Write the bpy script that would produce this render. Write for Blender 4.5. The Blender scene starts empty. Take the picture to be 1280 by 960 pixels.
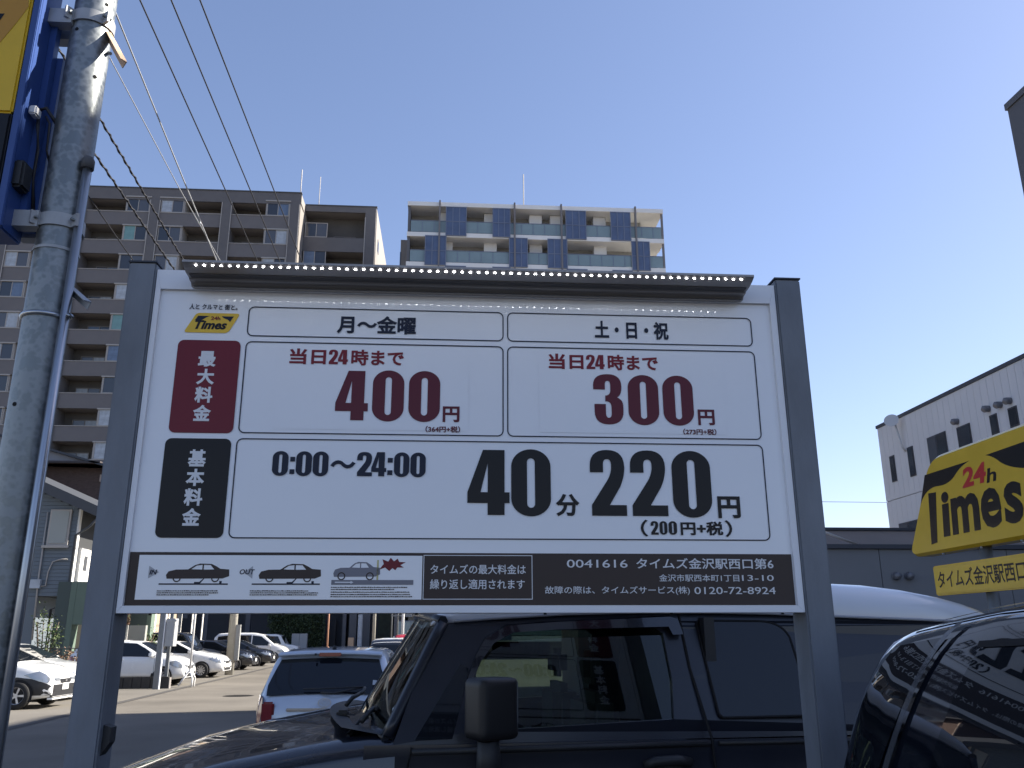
import bpy, bmesh, math, random
from mathutils import Vector, Matrix
from mathutils.geometry import tessellate_polygon, delaunay_2d_cdt
random.seed(7)
R = math.radians
S = bpy.context.scene
COL = S.collection

# ------------------------------------------------------------------ camera
FPX, PITCH, ROLL, CH, YAW = 1075.0, R(16.38), 0.0033, 1.55, R(4.2)
fw = Vector((math.sin(YAW)*math.cos(PITCH), math.cos(YAW)*math.cos(PITCH), math.sin(PITCH)))
rt0 = Vector((math.cos(YAW), -math.sin(YAW), 0)); up0 = rt0.cross(fw)
rt = rt0*math.cos(ROLL) - up0*math.sin(ROLL); up = rt.cross(fw)
CAMP = Vector((0, 0, CH))
cd = bpy.data.cameras.new('camera'); cam = bpy.data.objects.new('camera', cd); COL.objects.link(cam)
m3 = Matrix((rt, up, -fw)).transposed()
cam.matrix_world = Matrix.Translation(CAMP) @ m3.to_4x4()
cd.sensor_width = 36; cd.lens = FPX/1280*36; cd.clip_start = 0.05; cd.clip_end = 3000
S.camera = cam

# ------------------------------------------------------------------ world, sun, exposure
SUN_EL, SUN_AZ = R(35), R(11.5)          # azimuth measured from +X towards +Y
w = bpy.data.worlds.new('World'); S.world = w; w.use_nodes = True
nt = w.node_tree; bg = nt.nodes['Background']
sky = nt.nodes.new('ShaderNodeTexSky'); sky.sky_type = 'NISHITA'; sky.sun_disc = False
sky.sun_elevation = SUN_EL; sky.sun_rotation = R(90) - SUN_AZ
sky.altitude = 20; sky.air_density = 1.0; sky.dust_density = 0.5; sky.ozone_density = 2.0
tint = nt.nodes.new('ShaderNodeMix'); tint.data_type = 'RGBA'; tint.blend_type = 'MULTIPLY'; tint.inputs[0].default_value = 1
nt.links.new(sky.outputs[0], tint.inputs[6]); tint.inputs[7].default_value = (1.04, 0.99, 1.13, 1)
gm = nt.nodes.new('ShaderNodeGamma'); gm.inputs[1].default_value = 0.85
nt.links.new(tint.outputs[2], gm.inputs[0]); nt.links.new(gm.outputs[0], bg.inputs[0]); bg.inputs[1].default_value = 0.086
sl = bpy.data.lights.new('sun', 'SUN'); sl.energy = 5.0; sl.angle = R(0.55); sl.color = (1.0, 0.93, 0.82)
so = bpy.data.objects.new('sun', sl); COL.objects.link(so)
sd = Vector((math.cos(SUN_AZ)*math.cos(SUN_EL), math.sin(SUN_AZ)*math.cos(SUN_EL), math.sin(SUN_EL)))
so.rotation_euler = sd.to_track_quat('Z', 'Y').to_euler(); so.location = (30, 10, 40)
S.view_settings.view_transform = 'Standard'; S.view_settings.look = 'None'
S.view_settings.exposure = 1.42; S.view_settings.gamma = 1

# ------------------------------------------------------------------ measuring helpers (photo pixel -> point on a real plane)
def ray(x, y): return fw + rt*((x-640)/FPX) + up*((480-y)/FPX)
def atY(x, y, Y):
    d = ray(x, y); return CAMP + d*(Y/d.y)
def atX(x, y, X):
    d = ray(x, y); return CAMP + d*(X/d.x)
def gnd(x, y, z=0):
    d = ray(x, y); return CAMP + d*((z-CH)/d.z)

# ------------------------------------------------------------------ materials
MATS = {}
def mat(name, col, rough=0.6, metal=0.0, var=0.0, scale=8.0, bump=0.0, bscale=60.0, spec=0.5, coat=0.0, emit=0.0, stretch=None, col2=None, trans=0.0):
    if name in MATS: return MATS[name]
    m = bpy.data.materials.new(name); m.use_nodes = True
    n = m.node_tree.nodes; l = m.node_tree.links; b = n['Principled BSDF']
    b.inputs['Base Color'].default_value = (*col, 1); b.inputs['Roughness'].default_value = rough
    b.inputs['Metallic'].default_value = metal; b.inputs['Specular IOR Level'].default_value = spec
    b.inputs['Coat Weight'].default_value = coat; b.inputs['Coat Roughness'].default_value = 0.03
    b.inputs['Transmission Weight'].default_value = trans
    tc = n.new('ShaderNodeTexCoord'); mp = n.new('ShaderNodeMapping'); l.new(tc.outputs['Object'], mp.inputs[0])
    if stretch: mp.inputs['Scale'].default_value = stretch
    if var > 0:
        t = n.new('ShaderNodeTexNoise'); t.inputs['Scale'].default_value = scale; t.inputs['Detail'].default_value = 6; t.inputs['Roughness'].default_value = 0.6
        l.new(mp.outputs[0], t.inputs['Vector'])
        cr = n.new('ShaderNodeValToRGB'); l.new(t.outputs['Fac'], cr.inputs[0])
        c2 = col2 or tuple(min(1, c*(1+var)) for c in col); c1 = tuple(c*(1-var) for c in col)
        cr.color_ramp.elements[0].position = 0.32; cr.color_ramp.elements[0].color = (*c1, 1)
        cr.color_ramp.elements[1].position = 0.68; cr.color_ramp.elements[1].color = (*c2, 1)
        l.new(cr.outputs[0], b.inputs['Base Color'])
        mr = n.new('ShaderNodeMapRange'); mr.inputs[3].default_value = rough*.85; mr.inputs[4].default_value = min(1, rough*1.25)
        l.new(t.outputs['Fac'], mr.inputs[0]); l.new(mr.outputs[0], b.inputs['Roughness'])
    if bump > 0:
        t2 = n.new('ShaderNodeTexNoise'); t2.inputs['Scale'].default_value = bscale; t2.inputs['Detail'].default_value = 4
        l.new(mp.outputs[0], t2.inputs['Vector'])
        bp = n.new('ShaderNodeBump'); bp.inputs['Strength'].default_value = bump; bp.inputs['Distance'].default_value = 0.01
        l.new(t2.outputs['Fac'], bp.inputs['Height']); l.new(bp.outputs[0], b.inputs['Normal'])
    if emit > 0:
        b.inputs['Emission Color'].default_value = (*col, 1); b.inputs['Emission Strength'].default_value = emit
    MATS[name] = m; return m

def galvanised(name, base, spang):
    m = mat(name, base, 0.42, 0.75, spec=0.5)
    n = m.node_tree.nodes; l = m.node_tree.links; b = n['Principled BSDF']
    tc = n.new('ShaderNodeTexCoord'); nz = n.new('ShaderNodeTexNoise'); nz.inputs['Scale'].default_value = 15; nz.inputs['Detail'].default_value = 5; nz.inputs['Distortion'].default_value = 0.6
    v = n.new('ShaderNodeTexVoronoi'); v.inputs['Scale'].default_value = 44; v.inputs['Randomness'].default_value = 1
    mx = n.new('ShaderNodeMath'); mx.operation = 'MULTIPLY_ADD'; mx.inputs[1].default_value = 0.35
    l.new(tc.outputs['Object'], nz.inputs['Vector']); l.new(tc.outputs['Object'], v.inputs['Vector'])
    l.new(v.outputs['Distance'], mx.inputs[0]); l.new(nz.outputs['Fac'], mx.inputs[2])
    cr = n.new('ShaderNodeValToRGB'); l.new(mx.outputs[0], cr.inputs[0])
    e = cr.color_ramp.elements
    e[0].position = 0.60; e[0].color = (*base, 1); e[1].position = 0.76; e[1].color = (*spang, 1)
    l.new(cr.outputs[0], b.inputs['Base Color'])
    mr = n.new('ShaderNodeMapRange'); mr.inputs[1].default_value = 0.5; mr.inputs[2].default_value = 0.8; mr.inputs[3].default_value = 0.36; mr.inputs[4].default_value = 0.55
    l.new(mx.outputs[0], mr.inputs[0]); l.new(mr.outputs[0], b.inputs['Roughness'])
    return m

M_sign = mat('sign_white', (0.80, 0.81, 0.84), 0.05, var=0.02, scale=1.3, bump=0.01, bscale=1.5, spec=0.5)
M_frame = mat('frame_paint', (0.76, 0.77, 0.80), 0.38, var=0.03, scale=5)
M_navy = mat('print_navy', (0.012, 0.016, 0.035), 0.3, spec=0.22)
M_black = mat('print_black', (0.014, 0.013, 0.015), 0.3, spec=0.22)
M_brown = mat('print_brown', (0.045, 0.033, 0.032), 0.28, var=0.05, scale=3, spec=0.22)
M_red = mat('print_red', (0.16, 0.018, 0.03), 0.3, var=0.04, scale=3, spec=0.22)
M_redtext = mat('print_bright_red', (0.19, 0.02, 0.03), 0.3, spec=0.22)
M_redbig = mat('print_dark_red', (0.115, 0.02, 0.032), 0.3, spec=0.22)
M_wprint = mat('print_white', (0.68, 0.69, 0.71), 0.3)
M_grey = mat('print_grey', (0.2, 0.2, 0.23), 0.3, spec=0.22)
M_orange = mat('print_orange', (0.62, 0.22, 0.03), 0.3)
M_yel = mat('logo_yellow', (0.72, 0.46, 0.02), 0.3)
M_post = mat('post_paint', (0.155, 0.170, 0.195), 0.48, var=0.20, scale=6, bump=0.08, bscale=120, stretch=(1, 1, 0.3))
M_postcap = mat('post_cap', (0.03, 0.035, 0.05), 0.5)
M_galv = galvanised('galvanised_steel', (0.18, 0.195, 0.20), (0.27, 0.29, 0.30))
M_steel = mat('bright_steel', (0.42, 0.44, 0.47), 0.28, 0.85, var=0.08, scale=20, stretch=(1, 1, 0.1))
M_bracket = mat('bracket_zinc', (0.36, 0.37, 0.38), 0.5, 0.3, var=0.1, scale=14)
M_rust = mat('bracket_primer', (0.55, 0.38, 0.25), 0.7, var=0.15, scale=20)
M_alu = mat('lamp_aluminium', (0.32, 0.30, 0.29), 0.42, 0.6, var=0.05, scale=10, stretch=(0.2, 1, 1))
M_aludark = mat('lamp_groove', (0.06, 0.055, 0.055), 0.6)
M_led = mat('led', (0.92, 0.95, 1.0), 0.3, emit=24.0)
M_bluebox = mat('box_blue', (0.028, 0.068, 0.235), 0.36, var=0.05, scale=6)
M_yellowbox = mat('box_yellow', (0.66, 0.42, 0.012), 0.22, var=0.05, scale=5)
M_yellowsign = mat('sign_yellow', (0.66, 0.43, 0.035), 0.22, var=0.06, scale=2.5, bump=0.02, bscale=4)
M_ysrim = mat('sign_yellow_rim', (0.62, 0.40, 0.03), 0.2, var=0.08, scale=4)
M_blackgloss = mat('black_gloss', (0.012, 0.012, 0.014), 0.25, spec=0.25)
M_wire = mat('wire_black', (0.015, 0.015, 0.02), 0.6)
M_wirel = mat('wire_light', (0.35, 0.36, 0.38), 0.5)
M_carwhite = mat('car_white', (0.78, 0.79, 0.80), 0.25, coat=1, var=0.01, scale=3)
M_carsilver = mat('car_pale_silver', (0.50, 0.55, 0.63), 0.3, 0.25, coat=1, var=0.02, scale=3)
M_carblack = mat('car_black', (0.012, 0.014, 0.02), 0.22, coat=1, spec=0.6)
M_fj = mat('wagon_black', (0.010, 0.013, 0.024), 0.38, coat=0.25, spec=0.5, var=0.1, scale=2); M_fj.node_tree.nodes['Principled BSDF'].inputs['Coat Roughness'].default_value = 0.12
M_bonnet = mat('bonnet_black', (0.010, 0.013, 0.022), 0.25, coat=0.9, spec=0.6, var=0.1, scale=2, bump=0.01, bscale=6)
M_fjroof = mat('wagon_roof_white', (0.66, 0.68, 0.71), 0.28, coat=0.6, var=0.02, scale=2)
M_carred = mat('car_red', (0.42, 0.02, 0.03), 0.25, coat=1)
M_glass = mat('car_glass', (0.008, 0.011, 0.016), 0.04, spec=0.5)
M_glassg = mat('car_glass_green', (0.02, 0.032, 0.03), 0.03, spec=0.9)
M_plastic = mat('black_plastic', (0.018, 0.019, 0.022), 0.5, var=0.1, scale=30)
M_seam = mat('seam_dark', (0.004, 0.004, 0.006), 0.8)
M_tyre = mat('tyre', (0.015, 0.015, 0.016), 0.8)
M_rim = mat('rim', (0.5, 0.5, 0.52), 0.3, 0.8)
M_lamp = mat('headlamp', (0.28, 0.31, 0.36), 0.08, 0.4, coat=1)
M_taillamp = mat('tail_lamp', (0.20, 0.008, 0.014), 0.12, coat=1)
M_plate = mat('plate_white', (0.75, 0.75, 0.72), 0.4)
M_plateo = mat('plate_yellow', (0.8, 0.45, 0.03), 0.4)
M_seat = mat('seat_fabric', (0.06, 0.065, 0.06), 0.9, var=0.2, scale=40)

def asphalt(name, base, spread):
    m = mat(name, base, 0.93, spec=0.25)
    n = m.node_tree.nodes; l = m.node_tree.links; b = n['Principled BSDF']
    tc = n.new('ShaderNodeTexCoord')
    big = n.new('ShaderNodeTexNoise'); big.inputs['Scale'].default_value = 0.35; big.inputs['Detail'].default_value = 8
    fine = n.new('ShaderNodeTexNoise'); fine.inputs['Scale'].default_value = 55; fine.inputs['Detail'].default_value = 3
    l.new(tc.outputs['Object'], big.inputs['Vector']); l.new(tc.outputs['Object'], fine.inputs['Vector'])
    ad = n.new('ShaderNodeMath'); ad.operation = 'MULTIPLY_ADD'; ad.inputs[1].default_value = 0.55
    l.new(fine.outputs['Fac'], ad.inputs[0]); l.new(big.outputs['Fac'], ad.inputs[2])
    cr = n.new('ShaderNodeValToRGB'); l.new(ad.outputs[0], cr.inputs[0])
    cr.color_ramp.elements[0].position = 0.5; cr.color_ramp.elements[0].color = (*[c*(1-spread) for c in base], 1)
    cr.color_ramp.elements[1].position = 1.0; cr.color_ramp.elements[1].color = (*[c*(1+spread) for c in base], 1)
    l.new(cr.outputs[0], b.inputs['Base Color'])
    bp = n.new('ShaderNodeBump'); bp.inputs['Strength'].default_value = 0.5; bp.inputs['Distance'].default_value = 0.006
    l.new(fine.outputs['Fac'], bp.inputs['Height']); l.new(bp.outputs[0], b.inputs['Normal'])
    return m
M_asph = asphalt('road_asphalt', (0.150, 0.136, 0.116), 0.30)
M_lot = asphalt('lot_concrete', (0.165, 0.152, 0.132), 0.15)
M_near = asphalt('near_asphalt', (0.12, 0.12, 0.12), 0.25)
M_kerb = mat('kerb_dark', (0.07, 0.065, 0.06), 0.9, var=0.2, scale=5)

# ------------------------------------------------------------------ mesh helpers
class MB:
    """collects shapes in one bmesh; materials by slot"""
    def __init__(s): s.bm = bmesh.new(); s.mi = 0
    def face(s, pts, flip=False):
        vs = [s.bm.verts.new(p) for p in pts]
        if flip: vs.reverse()
        try: f = s.bm.faces.new(vs); f.material_index = s.mi; return f
        except ValueError: return None
    def box(s, x0, x1, y0, y1, z0, z1):
        v = [s.bm.verts.new(p) for p in ((x0,y0,z0),(x1,y0,z0),(x1,y1,z0),(x0,y1,z0),(x0,y0,z1),(x1,y0,z1),(x1,y1,z1),(x0,y1,z1))]
        for q in ((0,3,2,1),(4,5,6,7),(0,1,5,4),(1,2,6,5),(2,3,7,6),(3,0,4,7)):
            f = s.bm.faces.new([v[i] for i in q]); f.material_index = s.mi
        return v
    def tube(s, pts, r, n=8, caps=True):
        rings = []; pts = [Vector(p) for p in pts]
        rr = r if isinstance(r, (list, tuple)) else [r]*len(pts)
        for i, p in enumerate(pts):
            d = (pts[min(i+1, len(pts)-1)] - pts[max(i-1, 0)]).normalized()
            a = d.cross(Vector((0, 0, 1)));
            if a.length < 1e-3: a = d.cross(Vector((1, 0, 0)))
            a.normalize(); b = d.cross(a)
            rings.append([s.bm.verts.new(p + (a*math.cos(t)+b*math.sin(t))*rr[i]) for t in [2*math.pi*k/n for k in range(n)]])
        for i in range(len(rings)-1):
            for k in range(n):
                f = s.bm.faces.new((rings[i][k], rings[i][(k+1) % n], rings[i+1][(k+1) % n], rings[i+1][k])); f.material_index = s.mi; f.smooth = True
        if caps:
            for rg in (rings[0], list(reversed(rings[-1]))):
                f = s.bm.faces.new(rg); f.material_index = s.mi
    def prism(s, poly, O, U, V, N, d):
        """2D polygon (u,v) on plane O,U,V extruded by d along N"""
        O, U, V, N = Vector(O), Vector(U), Vector(V), Vector(N)
        a = [s.bm.verts.new(O+U*u+V*v) for u, v in poly]; b = [s.bm.verts.new(O+U*u+V*v+N*d) for u, v in poly]
        n = len(poly)
        tris = tessellate_polygon([[Vector((u, v, 0)) for u, v in poly]])
        for t in tris:
            for ring, rev in ((a, False), (b, True)):
                q = [ring[i] for i in t]
                if rev: q.reverse()
                try: f = s.bm.faces.new(q); f.material_index = s.mi
                except ValueError: pass
        for i in range(n):
            try: f = s.bm.faces.new((a[i], a[(i+1) % n], b[(i+1) % n], b[i])); f.material_index = s.mi
            except ValueError: pass
    def grid(s, P, smooth=True, flip=False):
        vs = [[s.bm.verts.new(p) for p in row] for row in P]
        for i in range(len(vs)-1):
            for j in range(len(vs[0])-1):
                q = [vs[i][j], vs[i+1][j], vs[i+1][j+1], vs[i][j+1]]
                if flip: q.reverse()
                try: f = s.bm.faces.new(q); f.smooth = smooth; f.material_index = s.mi
                except ValueError: pass
        return vs
    def mesh(s, name, mats, recalc=True, bevel=0, merge=0):
        if merge: bmesh.ops.remove_doubles(s.bm, verts=s.bm.verts, dist=merge)
        if recalc: bmesh.ops.recalc_face_normals(s.bm, faces=s.bm.faces)
        if bevel:
            bmesh.ops.bevel(s.bm, geom=s.bm.edges[:], offset=bevel, segments=2, affect='EDGES', clamp_overlap=True)
        me = bpy.data.meshes.new(name); s.bm.to_mesh(me); s.bm.free()
        for m in (mats if isinstance(mats, (list, tuple)) else [mats]): me.materials.append(m)
        return me
    def obj(s, name, mats, parent=None, loc=None, **k):
        o = bpy.data.objects.new(name, s.mesh(name, mats, **k)); COL.objects.link(o)
        if parent: o.parent = parent
        if loc: o.location = loc
        return o
def part(name, me, parent, loc=(0, 0, 0), label=None):
    o = bpy.data.objects.new(name, me); COL.objects.link(o); o.parent = parent; o.location = loc
    if label: o['label'] = label
    return o
def thing(name, label, cat, loc=(0, 0, 0), rz=0, group=None):
    o = bpy.data.objects.new(name, None); COL.objects.link(o); o.location = loc; o.rotation_euler = (0, 0, rz)
    o.empty_display_size = 0.2
    return tag(o, label, cat, group)
def tag(o, label, cat, group=None):
    o['label'] = label; o['category'] = cat
    if group: o['group'] = group
    return o
def struct(o): o['kind'] = 'structure'; return o
def box(name, x0, x1, y0, y1, z0, z1, m, parent=None, bevel=0):
    b = MB(); b.box(x0, x1, y0, y1, z0, z1); return b.obj(name, m, parent, bevel=bevel)
def tess(name, contours, m, parent, O, U, V, label=None):
    """flat print: contours = [outer, hole...] in (u,v)"""
    O, U, V = Vector(O), Vector(U), Vector(V)
    vs = [p for c in contours for p in c]
    tris = tessellate_polygon([[Vector((p[0], p[1], 0)) for p in c] for c in contours])
    me = bpy.data.meshes.new(name); me.from_pydata([tuple(O+U*p[0]+V*p[1]) for p in vs], [], [list(t) for t in tris]); me.materials.append(m)
    return part(name, me, parent, label=label)

# --- lettering
def qarc(p0, c, p1, n=7):
    return [((1-t)**2*p0[0]+2*t*(1-t)*c[0]+t*t*p1[0], (1-t)**2*p0[1]+2*t*(1-t)*c[1]+t*t*p1[1]) for t in [k/n for k in range(1, n+1)]]
def path(cmds):
    out = [cmds[0]]
    for c in cmds[1:]:
        if len(c) == 4: out += qarc(out[-1], (c[0], c[1]), (c[2], c[3]))
        else: out.append(c)
    return out
def rrect(x0, z0, x1, z1, rx, rz=None, n=6):
    rz = rz or rx; o = []
    for cx, cz, a0 in ((x1-rx, z1-rz, 0), (x0+rx, z1-rz, 90), (x0+rx, z0+rz, 180), (x1-rx, z0+rz, 270)):
        for k in range(n+1):
            a = R(a0+90*k/n); o.append((cx+rx*math.cos(a), cz+rz*math.sin(a)))
    return o
GLY = {
 '0': [rrect(0, 0, 1, 1, .5, .26, 9), rrect(.40, .125, .60, .865, .10, .06, 5)],
 '4': [[(.36,1),(.88,1),(.88,.345),(1,.345),(1,.18),(.88,.18),(.88,0),(.48,0),(.48,.18),(0,.18),(0,.345)], [(.48,.80),(.48,.345),(.31,.345)]],
 '2': [path([(0,.655),(0,.75),(0,1,.49,1),(.97,1,.97,.74),(.97,.60,.84,.44),(.53,.16),(1,.16),(1,0),(.03,0),(.03,.16),(.44,.50),(.6,.62,.6,.76),(.6,.86,.485,.86),(.37,.86,.37,.77),(.37,.655)])],
 '3': [path([(0,.69),(0,.77),(0,1,.5,1),(.96,1,.96,.76),(.96,.58,.80,.535),(1,.49,1,.36),(1,.27),(1,0,.5,0),(.03,0,.03,.25),(.03,.40),(.41,.40),(.41,.22),(.41,.13,.5,.13),(.60,.13,.60,.22),(.60,.34),(.60,.46,.40,.455),(.40,.57),(.58,.57,.58,.69),(.58,.78),(.58,.865,.49,.865),(.40,.865,.40,.78),(.40,.69)])],
 ':': None}
def digits(s, boxes, m, parent, O, U, V, name='lettering'):
    """boxes: (u0,v0,u1,v1) for each char; one mesh for the line"""
    O, U, V = Vector(O), Vector(U), Vector(V); vs = []; fs = []
    for ch, (u0, v0, u1, v1) in zip(s, boxes):
        if ch == ':':
            cs = []; w_ = u1-u0; h = v1-v0
            for q0, q1 in ((.08, .27), (.58, .77)):
                cs.append([[(0, q0), (1, q0), (1, q1), (0, q1)]])
        else: cs = [GLY[ch]]
        for g in cs:
            base = len(vs); pts = [p for c in g for p in c]
            for t in tessellate_polygon([[Vector((p[0], p[1], 0)) for p in c] for c in g]): fs.append([base+i for i in t])
            vs += [tuple(O+U*(u0+p[0]*(u1-u0))+V*(v0+p[1]*(v1-v0))) for p in pts]
    me = bpy.data.meshes.new(name); me.from_pydata(vs, [], fs); me.materials.append(m)
    return part(name, me, parent)
def text(body, u0, v0, u1, v1, m, parent, O, U, V, bold=0.0, shear=0.0, name='lettering', track=1.0):
    """bold is a rim grown round the glyphs (a flat bevel), so counters stay clean"""
    c = bpy.data.curves.new('t', 'FONT'); c.body = body; c.resolution_u = 3; c.space_character = track; c.shear = shear
    c.bevel_depth = bold*1.05; c.bevel_resolution = 0
    o = bpy.data.objects.new('t', c); me = bpy.data.meshes.new_from_object(o)
    xs = [v.co.x for v in me.vertices]; ys = [v.co.y for v in me.vertices]; zs = [v.co.z for v in me.vertices]
    ax, bx, ay, by, mz = min(xs), max(xs), min(ys), max(ys), max(1e-6, max(zs))
    O, U, V = Vector(O), Vector(U), Vector(V); N = U.cross(V)
    for v in me.vertices:
        a = u0+(v.co.x-ax)/(bx-ax)*(u1-u0); b_ = v0+(v.co.y-ay)/(by-ay)*(v1-v0)
        v.co = O+U*a+V*b_+N*(max(-.2, v.co.z/mz)*.0004 if bold else 0)
    me.materials.clear(); me.materials.append(m); me.name = name
    for p in me.polygons: p.material_index = 0; p.use_smooth = False
    bpy.data.objects.remove(o); return part(name, me, parent)

# ================================================================== the ground
b = MB(); b.grid([[(-900+1800*i/6, -900+1800*j/6, 0) for j in range(7)] for i in range(7)]); struct(b.obj('ground', M_asph))
KX = lambda y: -8.05 - (y-20)*.052            # kerb line of the car park on the left
b = MB(); ys = [-10, 0, 10, 18, 22, 26, 30, 40, 50, 60, 70]
b.grid([[(-60, y, .004) for y in ys], [(KX(y), y, .004) for y in ys]]); struct(b.obj('parking_lot', M_lot))
b = MB()
for y0, y1 in zip(ys[:-1], ys[1:]):
    b.face([(KX(y0), y0, .008), (KX(y0)+.22, y0, .008), (KX(y1)+.22, y1, .008), (KX(y1), y1, .008)])
struct(b.obj('gutter', M_kerb))
b = MB(); n = 28
b.bm.faces.new([b.bm.verts.new((-5.74+.42*math.cos(2*math.pi*k/n), 25.8+.42*math.sin(2*math.pi*k/n), .006)) for k in range(n)])
mh = b.obj('manhole_cover', mat('cast_iron', (.05, .045, .04), .7, .3)); tag(mh, 'round dark manhole cover set in the sunlit road', 'manhole')
b = MB()
for k in range(-4, 5): b.box(-5.74-.36*math.cos(k*.24), -5.74+.36*math.cos(k*.24), 25.8+k*.09-.008, 25.8+k*.09+.008, .0062, .0085)
b.obj('cover_rib', MATS['cast_iron'], mh)

# ================================================================== apartment blocks
M_tile = mat('apt_tile', (.132, .126, .130), .75, var=.08, scale=1.2, bump=.15, bscale=30)
M_tile2 = mat('apt_parapet', (.152, .143, .146), .75, var=.06, scale=1.0, bump=.15, bscale=30)
M_trim = mat('apt_trim', (.36, .34, .32), .6)
M_inner = mat('apt_recess_wall', (.105, .098, .092), .8, var=.15, scale=1)
M_curt = mat('curtain_pale', (.38, .42, .47), .5, var=.2, scale=3)
M_curt2 = mat('curtain_blue', (.12, .17, .26), .3, var=.2, scale=3)
M_curt3 = mat('curtain_teal', (.16, .30, .30), .3, var=.1, scale=3)
M_pane = mat('window_dark', (.03, .035, .045), .12, spec=.8)
M_pane2 = mat('window_mid', (.07, .075, .09), .2, spec=.8)
M_slab = mat('slab_concrete', (.22, .20, .19), .8)

def window_mesh(wd, ht, mf, m1, m2):
    """frame mesh and two pane meshes, origin at lower left, facing -Y"""
    b = MB(); t = .07
    b.box(0, t, -.04, .06, 0, ht); b.box(wd-t, wd, -.04, .06, 0, ht); b.box(t, wd-t, -.04, .06, ht-t, ht); b.box(t, wd-t, -.04, .06, 0, t); b.box(wd/2-.03, wd/2+.03, -.03, .06, t, ht-t)
    f = b.mesh('window', mf)
    a = MB(); a.box(t, wd/2-.03, .0, .03, t, ht-t); c = MB(); c.box(wd/2+.03, wd-t, .01, .04, t, ht-t)
    return f, a.mesh('pane', m1), c.mesh('pane', m2)

def apartment_a():
    root = thing('apartment_building', 'tall grey brown balcony apartment block behind the left post of the board', 'building', (-30, 73, 0))
    off = Vector((30, -73, 0))
    def P(o): o.location = Vector(o.location)+off; return o
    X0, X1, YF, H = -49.6, -14.22, 73.0, 41.2
    P(box('wall', X0, X1-.02, YF+1.7, YF+14, 0, H-.05, M_inner, root))
    P(box('side_wall', X1-.02, X1, YF+.02, YF+14, 0, H, mat('apt_side', (.24, .22, .20), .7, var=.05, scale=.5), root))
    P(box('roof_parapet', X0, X1, YF, YF+.25, 40.05, H, M_tile, root)); P(box('roof_slab', X0, X1, YF+.25, YF+1.7, 40.05, 40.3, M_slab, root))
    P(box('roof_coping', X0-.05, X1+.05, YF-.06, YF+.3, H+.002, H+.1, mat('coping_dark', (.07, .07, .075), .6), root))
    bands = [(-15.2, -14.22), (-21.33, -20.4), (-27.74, -26.81), (-34.2, -33.3), (-40.6, -39.7), (-47.0, -46.1)]
    b0 = MB(); b0.box(0, .93, -.10, 1.7, 0, 40.05); bandm = b0.mesh('pilaster', M_tile)
    lm = MB(); lm.box(0, .07, -.13, -.101, 0, 40.0); lme = lm.mesh('edge_strip', M_trim)
    for a_, b_ in bands:
        p = part('pilaster', bandm, root, Vector((a_, YF, 0))+off)
        part('edge_strip', lme, p, (0, 0, 0)); part('edge_strip', lme, p, (.86, 0, 0))
    bays = [(-20.4, -15.2, 'R'), (-26.81, -21.33, 'L'), (-33.3, -27.74, 'R'), (-39.7, -34.2, 'L'), (-46.1, -40.6, 'R')]
    combos = [(M_curt, M_pane), (M_pane, M_curt2), (M_curt, M_pane2), (M_curt2, M_pane), (M_pane2, M_curt), (M_pane, M_pane2), (M_curt3, M_pane)]
    wm = [window_mesh(2.02, 1.50, M_trim, *c) for c in combos]; dm = [window_mesh(2.1, 2.0, M_slab, *c) for c in combos[:5]]
    rnd = random.Random(3)
    for (xa, xb, side) in bays:
        wd = xb-xa; pb = MB(); pb.box(0, wd, 0, .18, 0, 1.3); pm = pb.mesh('balcony_parapet', M_tile2)
        sb = MB(); sb.box(0, wd, .18, 1.7, 0, .25); sm = sb.mesh('balcony_slab', M_slab)
        cb = MB(); cb.box(0, wd, -.04, .2, 1.302, 1.36); cme = cb.mesh('coping', M_trim)
        hb = MB(); hb.box(0, 2.3, -.12, .14, 0, .12); hme = hb.mesh('window_hood', M_trim)
        jb = MB(); jb.box(0, .09, 0, 1.6, 0, 1.5); jme = jb.mesh('bay_wall', M_trim)
        rb = MB(); rb.box(0, .05, -.02, .02, 0, 1.1)
        for k in range(14):
            zt = 38.78-2.87*k; zb = zt-1.3
            if zb < 0: break
            o = part('balcony_parapet', pm, root, Vector((xa, YF, zb))+off); part('coping', cme, o)
            part('balcony_slab', sm, root, Vector((xa, YF, zb))+off)
            wx = xb-2.06 if side == 'R' else xa+.04
            c = wm[rnd.randrange(len(wm))]
            o = part('window', c[0], root, Vector((wx, YF+.05, zt+.062))+off); part('pane', c[1], o); part('pane', c[2], o)
            part('window_hood', hme, o, (-.15, 0, 1.42))
            part('bay_wall', jme, root, Vector((wx-.1 if side == 'R' else wx+2.03, YF+.06, zt+.06))+off)
            c = dm[rnd.randrange(len(dm))]; dx = xa+.6 if side == 'R' else xb-2.7
            o = part('balcony_door', c[0], root, Vector((dx+rnd.uniform(-.2, .3), YF+1.62, zb+.25))+off); part('pane', c[1], o); part('pane', c[2], o)
            if rnd.random() < .6:
                ab = MB(); ab.box(0, .8, 0, .3, 0, .6)
                part('air_conditioner', ab.mesh('air_conditioner', M_curt), root, Vector((dx+(2.4 if side == 'R' else -1.0), YF+1.2, zb+.26))+off)
    # roof rod
    b = MB(); b.tube([(-14.9, 76, H), (-14.9, 76, H+4.2)], .05, 5); P(b.obj('antenna', M_trim, root))
    # ground storey: dark porch
    return root
apartment_a()

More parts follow.
